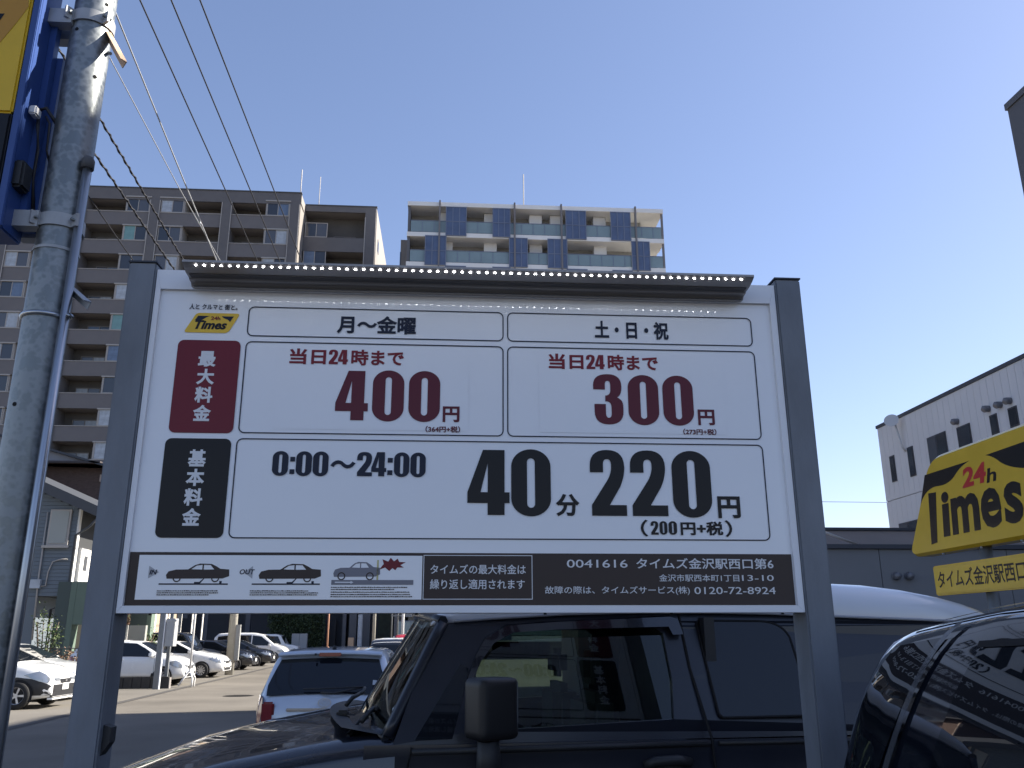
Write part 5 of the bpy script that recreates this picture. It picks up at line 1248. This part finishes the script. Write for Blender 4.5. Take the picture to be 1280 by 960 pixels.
    b = MB(); b.box(XS+.046, XS+.06, yn-.85, yn-.55, z0+.08, z1-.08); q = b.obj('bracket', M_bracket, nl); q.location = off2
yellow_sign()

# ================================================================== overhead wires along the road
def wire(pts_px, z, label, m=M_wire, r=.012, y1=62, grp='overhead wires along the road', sag=.0, twist=False):
    # first pixel fixes the sideways position at height z, wire runs parallel to the road
    d = ray(*pts_px[0]); t = (z-CH)/d.z; p = CAMP+d*t; d2 = ray(*pts_px[1])
    # find where the ray of the 2nd pixel is closest to the same vertical plane and let the wire sag to it
    q = CAMP+d2*(p.x/d2.x)
    y0 = p.y; A_ = (q.z-p.z); yq = q.y
    sl_ = A_/(yq-y0)
    o = MB(); pts = []
    y = y0-6
    while y <= y1:
        zz = p.z+sl_*(y-y0) if y < yq else q.z+sl_*(yq-y0)*0+sl_*(y-yq)*max(0, 1-(y-yq)/(y1-yq))*.5
        pts.append(Vector((p.x, y, zz))); y += 1.0
    if twist:
        o.tube(pts, r*.7, 6)
        hp = []
        for i, a in enumerate([k*.035 for k in range(700)]):
            yy = y0-5+a
            if yy > y1-2: break
            k = int(yy-(y0-6)); f = yy-(y0-6)-k; c = pts[k].lerp(pts[min(k+1, len(pts)-1)], f); hp.append(c+Vector((math.cos(a*30)*r*.7, 0, math.sin(a*30)*r*.7)))
            if yy > 30: break
        o.tube(hp, r*.75, 4)
    else: o.tube(pts, r, 5)
    tag(o.obj('overhead_wire', m), label, 'wire', grp)
wire(((250, 0), (376, 324)), 11, 'dark overhead wire, rightmost of those crossing the sky at the upper left', r=.013)
wire(((214, 0), (350, 327)), 11, 'dark overhead wire, second from the right at the upper left', r=.013)
wire(((175, 0), (322, 327)), 11, 'dark overhead wire, third from the right at the upper left', r=.013)
wire(((140, 5), (271, 327)), 11, 'pale thin overhead wire shining against the apartment block', M_wirel, .014)
wire(((136, 70), (225, 237)), 11, 'faintest pale wire close to the steel pole top', M_wirel, .010)
wire(((117, 135), (231, 328)), 7.0, 'thick twisted black cable leaving the steel pole higher up', r=.015, twist=True)
wire(((110, 180), (215, 333)), 6.2, 'thick black cable with wire ties leaving the steel pole lower down', r=.014, twist=True)
wire(((114, 250), (169, 330)), 6.0, 'thin dark cable in front of the apartment balconies, lowest at the pole', r=.007)
p_ = (atY(1030, 627, 60), atY(1108, 629, 60)); b = MB(); b.tube([p_[0]+Vector((-3, 0, 0)), p_[1]+Vector((14, 0, 0))], .02, 5)
tag(b.obj('overhead_wire', M_wirel), 'faint horizontal wire in the pale sky right of the board', 'wire')

# ================================================================== things along the lot and at the end of the road
def fx(px, py, Y): return atY(px, py, Y).x
Yp = 29.3
M_postz = mat('zinc_post', (.20, .21, .22), .5, .4, var=.1, scale=6)
x1, x2 = fx(200, 815, Yp), fx(210, 810, Yp+.6)
t = thing('control_post', 'pair of grey posts carrying a tall flat metal box by the low wall', 'post', (x1, Yp, 0))
o = box('post', -.10, .06, -.05, .05, 0, 3.6, M_postz, t); o = box('post_edge', .062, .09, -.05, .05, 0, 3.6, M_frame, t)
o = box('post', x2-x1-.02, x2-x1+.08, .55, .65, 0, 3.6, M_postz, t)
bx0, bx1 = fx(207, 790, Yp), fx(218, 790, Yp); zb0, zb1 = atY(210, 808, Yp).z, atY(210, 773, Yp).z
b = MB(); b.box(bx0-x1, bx1-x1, -.02, .35, zb0, zb1); b.obj('metal_box', mat('box_grey', (.34, .35, .36), .5, var=.05, scale=6), t, bevel=.01)
box('box_bracket', bx0-x1-.05, bx1-x1+.04, -.03, -.021, zb1-.1, zb1-.04, M_bracket, t)
wl = MB(); xw0, xw1 = fx(120, 858, 29.8), fx(211, 858, 29.8)
tw = thing('low_wall', 'low dark block wall in front of the white hatchback', 'wall', (xw0, 29.8, 0))
nb = 8; st = (xw1-xw0)/nb; bm0 = MB(); bm0.box(.005, st-.005, -.09, .09, 0, .36); me = bm0.mesh('block', mat('dark_block', (.045, .042, .04), .85, var=.2, scale=8), bevel=.008)
for k in range(nb): part('block', me, tw, (k*st, 0, 0))
box('lit_end', (xw1-xw0)+.002, (xw1-xw0)+.03, -.09, .09, 0, .34, M_slab, tw)
Ys = 30.3; xs_ = fx(241, 800, Ys); t = thing('sign_stand', 'thin white stand pole on spread feet in front of the white cars', 'stand', (xs_, Ys, 0)); Mwp = mat('white_pole', (.72, .72, .72), .5)
b = MB(); b.tube([(0, 0, .52), (0, 0, 4.2)], .035, 8); b.obj('pole', Mwp, t)
for q in ((-.30, -.1, .05), (.17, -.25, .02), (.1, .3, .02)):
    b = MB(); b.tube([(0, 0, .55), (q[0], q[1], .30), (q[0], q[1], q[2])] if q[0] > 0 else [(0, 0, .55), q], .03, 7); b.obj('leg', Mwp, t)
Yc = 40.2; xc = fx(290, 800, Yc); M_conc = mat('pole_concrete', (.40, .38, .33), .85, var=.08, scale=5)
t = thing('utility_pole', 'concrete utility pole with a small plate standing in the row of parked cars', 'pole', (xc, Yc, 0)); b = MB(); b.tube([(0, 0, 0), (0, 0, 9.0)], [.19, .14], 18); b.obj('pole', M_conc, t); box('plate', .16, .34, -.10, .06, .6, 2.1, mat('plate_grey', (.3, .3, .29), .6), t)
# end of the road: facades under the board
Yb = 70.0
xa, xb = -31.5, fx(428, 790, Yb)
t = thing('garage_block', 'dark low garage front with beams behind the parked minivan', 'building', (xa, Yb, 0)); Md = mat('dark_front', (.045, .048, .058), .7, var=.15, scale=.4); Mbm = mat('front_beam', (.085, .09, .105), .6)
box('wall', 0, xb-xa, 2.5, 3, 0, 5.4, Md, t); box('beam', 0, xb-xa, 0, .4, 4.4, 5.4, Mbm, t); box('beam', 0, 11.5, .3, .5, 3.0, 3.3, Mbm, t); box('beam', 0, 9.5, .2, .45, 2.35, 2.5, M_tile, t)
for k in range(6): box('column', 3.2*k, 3.2*k+.35, .01, .39, 0, 4.39, Mbm, t)
box('door', xb-xa-2.4, xb-xa-.8, 2.3, 2.49, 0, 2.9, mat('door_navy', (.02, .025, .04), .4), t)
t = thing('shop_block', 'grey building with columns and pipes between the cabinets and the white roofed car', 'building', (xb, Yb-2, 0))
box('wall', 0, 17, 1.5, 6, 0, 5.5, mat('shop_grey', (.10, .105, .12), .7, var=.1, scale=.5), t)
for px0, px1 in ((428, 432), (436, 445), (452, 462)):
    a_, c_ = fx(px0, 790, Yb-2)-xb, fx(px1, 790, Yb-2)-xb; box('column', a_, c_, 0, 1.49, 0, 5.4, Mbm, t)
a_, c_ = fx(471, 790, Yb-2)-xb, fx(489, 790, Yb-2)-xb; box('shutter', a_, c_, .9, 1.48, 0, 4, mat('dark_green_front', (.035, .045, .035), .8, var=.3, scale=3), t)
box('fascia_band', fx(503, 770, Yb-2)-xb, 16.5, .6, 1.48, 3.05, 3.32, M_frame, t); box('shop_opening', fx(506, 780, Yb-2)-xb, 16, .8, 1.47, 0, 3.0, M_pane, t); box('upper_wall', fx(503, 770, Yb-2)-xb, 16.5, .7, 1.46, 3.33, 4.8, mat('pale_grey_front', (.24, .25, .28), .7), t)
for i, (px, w_, y0, y1, m, nm, lb) in enumerate(((449.5, 5, 768, 804, M_curt, 'cabinet', 'tall pale meter cabinet on the grey building front'), (439, 7, 797, 816, M_rust, 'cabinet', 'sunlit tan box standing before the grey columns'))):
    Y = Yb-3; a_, c_ = fx(px-w_/2, 800, Y), fx(px+w_/2, 800, Y); z1_ = atY(px, y0, Y).z; b = MB(); b.box(a_, c_, Y-.3, Y+.3, 0, z1_); tag(b.obj(nm, m, bevel=.02), lb, 'cabinet')
Y = 67.6; a_, c_ = fx(364.5, 800, Y), fx(383.5, 800, Y); zt = atY(370, 792, Y).z
t = thing('double_cabinet', 'pale double door cabinet at the end of the parked row', 'cabinet', (a_, Y, 0)); box('door', 0, (c_-a_)/2-.01, 0, .4, .05, zt, mat('cabinet_white', (.36, .37, .38), .6), t); box('door', (c_-a_)/2+.01, c_-a_, 0, .4, .05, zt, MATS['cabinet_white'], t)
def pole(px, Y, r, h, m, label, cat='pole', extra=None, nm='thin_pole'):
    x = fx(px, 800, Y); t = thing(nm, label, cat, (x, Y, 0)); b = MB(); b.tube([(0, 0, 0), (0, 0, h)], r, 10); b.obj('shaft', m, t)
    if extra: extra(t)
pole(409.5, 50, .045, 5, mat('pole_orange', (.50, .26, .17), .6), 'slim orange pole with a yellow foot at the end of the road', extra=lambda t: box('foot', -.13, .13, -.13, .13, .01, .75, mat('foot_yellow', (.5, .33, .05), .6), t))
pole(467, 48, .085, 8, M_conc, 'cream pole rising behind the white roofed car')
pole(503, 44, .07, 6, Mwp, 'white pole above the red car roof'); pole(489, 46, .035, 6, M_postz, 'thin grey pole left of the white pole above the red car'); pole(496.5, 45, .04, 6, M_postz, 'grey pole with short crossbars beside the white pole', extra=lambda t: box('crossbar', -.35, .25, -.03, .03, 2.55, 2.62, M_postz, t))
# tan house with a sunlit side
Xt = fx(190, 775, 46); y2 = atX(226, 775, Xt).y; t = thing('house', 'tan walled house with a sunlit side wall beyond the white hatchback', 'house', (Xt, 46, 0))
Mtan = mat('tan_siding', (.34, .27, .20), .8, var=.05, scale=1.5); box('wall', -8, 0, 0, y2-46, 0, 4.6, Mtan, t); box('roof', -8.5, .4, -.4, y2-45.6, 4.61, 4.9, M_slab, t)
for k in range(5): box('corner_board', .001, .05, .3+k*2.2, .5+k*2.2, 0, 4.59, mat('board_white', (.7, .68, .64), .7), t)
box('window', .001, .06, 4.0, 4.8, 1.6, 3.0, M_pane, t)
t = thing('garage_column', 'dark green garage column beside the bare shrub left of the hatchback roof', 'column', (fx(172, 790, 38), 38, 0)); box('column_face', -.35, .32, 0, .4, 0, 4.5, MATS['column_dark'], t); box('column_edge', .321, .5, -.01, .41, 0, 4.5, MATS['garage_green'], t)
t = thing('garden_wall', 'tan garden wall behind the brown shrub', 'wall', (fx(150, 790, 44), 44, 0)); box('wall_face', -7, 1.2, 0, .2, 0, 4.5, mat('garden_tan', (.30, .24, .18), .85, var=.1, scale=2), t)

# ---- foliage: leaf-sized faces spread through a crown
def leaf_mass(name, parent, cx, cy, z0, z1, rx, ry, n, size, mats_, seed, squish=1):
    rnd = random.Random(seed); b = MB(); cl = [(rnd.uniform(-1, 1), rnd.uniform(-1, 1), rnd.uniform(0, 1), rnd.uniform(.25, .5)) for _ in range(14)]
    for i in range(n):
        c = cl[rnd.randrange(len(cl))]; v = Vector((rnd.gauss(0, 1), rnd.gauss(0, 1), rnd.gauss(0, 1))); v *= c[3]*.6
        p = Vector((cx+(c[0]*.7+v.x)*rx, cy+(c[1]*.7+v.y)*ry, z0+(c[2]*.8+.1+v.z*.45)*(z1-z0)))
        if p.z < .02: p.z = .02+rnd.random()*.1
        a = Vector((rnd.gauss(0, 1), rnd.gauss(0, 1), rnd.gauss(0, .7))).normalized(); d = a.cross(Vector((rnd.gauss(0, 1), rnd.gauss(0, 1), rnd.gauss(0, 1)))).normalized(); s_ = size*rnd.uniform(.6, 1.3)
        b.mi = rnd.randrange(len(mats_)); b.face([p-a*s_, p+d*s_*.45, p+a*s_, p-d*s_*.45])
    return b.obj(name, mats_, parent, recalc=False)
Mla = mat('leaf_dark', (.022, .040, .015), .6); Mlb = mat('leaf_mid', (.045, .070, .022), .6); Mlc = mat('leaf_light', (.09, .13, .04), .6); Mbr = mat('twig_brown', (.16, .09, .06), .8); Mbr2 = mat('twig_tan', (.26, .18, .12), .8); Mbark = mat('bark', (.10, .075, .055), .9)
def shrub(px, Y, z0, z1, rx, n, size, mats_, label, seed, name='shrub', cat='shrub'):
    x = fx(px, 790, Y); t = thing(name, label, cat, (x, Y, 0)); b = MB(); rnd = random.Random(seed)
    for k in range(6): a = rnd.uniform(0, 6.28); b.tube([(0, 0, 0), (rx*.3*math.cos(a), rx*.3*math.sin(a), z1*.4), (rx*.7*math.cos(a), rx*.6*math.sin(a), z1*.85)], [.04, .025, .01], 5)
    b.obj('stem', Mbark, t); leaf_mass('foliage', t, 0, 0, z0, z1, rx, rx*.8, n, size, mats_, seed)
shrub(159, 41, .3, 2.9, 1.1, 1500, .07, [Mbr, Mbr2, Mbr, Mlb], 'reddish brown shrub behind the white hatchback by the left sign post', 1)
shrub(183, 37, .3, 2.0, .45, 500, .06, [Mlb, Mlc], 'small bright green bush beside the green garage column', 2)
shrub(58, 28.6, .2, 2.4, .45, 700, .05, [Mlb, Mla, Mlc], 'slim green shrub before the tan alcove of the blue grey house', 3)
shrub(92, 28.4, .1, 1.2, .45, 500, .045, [Mbr, Mbr2], 'low brown shrub at the foot of the green column', 4)
x0h, x1h = fx(335, 790, 68.8), fx(407, 790, 68.8); t = thing('hedge', 'dark green clipped hedge in front of the garage block', 'hedge', ((x0h+x1h)/2, 68.8, 0))
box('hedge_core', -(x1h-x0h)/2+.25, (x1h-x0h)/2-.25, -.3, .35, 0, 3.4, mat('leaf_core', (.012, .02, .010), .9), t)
rnd = random.Random(9); b = MB()
for i in range(5200):
    p = Vector((rnd.uniform(-(x1h-x0h)/2, (x1h-x0h)/2), -.3-rnd.random()*.22, rnd.uniform(0, 3.6)));
    if rnd.random() < .25: p.y = rnd.uniform(-.4, .5); p.z = 3.4+rnd.random()*.25
    a = Vector((rnd.gauss(0, 1), rnd.gauss(0, .6), rnd.gauss(0, 1))).normalized(); d = a.cross(Vector((rnd.gauss(0, 1), rnd.gauss(0, 1), rnd.gauss(0, 1)))).normalized(); s_ = .09*rnd.uniform(.6, 1.3); b.mi = rnd.randrange(3)
    b.face([p-a*s_, p+d*s_*.5, p+a*s_, p-d*s_*.5])
b.obj('foliage', [Mla, Mla, Mlb], t, recalc=False)
# low fence line behind the first cars
t = thing('railing', 'thin dark railing behind the first white cars', 'fence', (-17, 29.0, 0))
for z in (.75, 1.25): b = MB(); b.tube([(0, 0, z), (6.5, 0, z)], .015, 5); b.obj('rail', M_wire, t)
for k in range(8): b = MB(); b.tube([(k*.92, 0, 0), (k*.92, 0, 1.3)], .018, 5); b.obj('fence_post', M_wire, t)
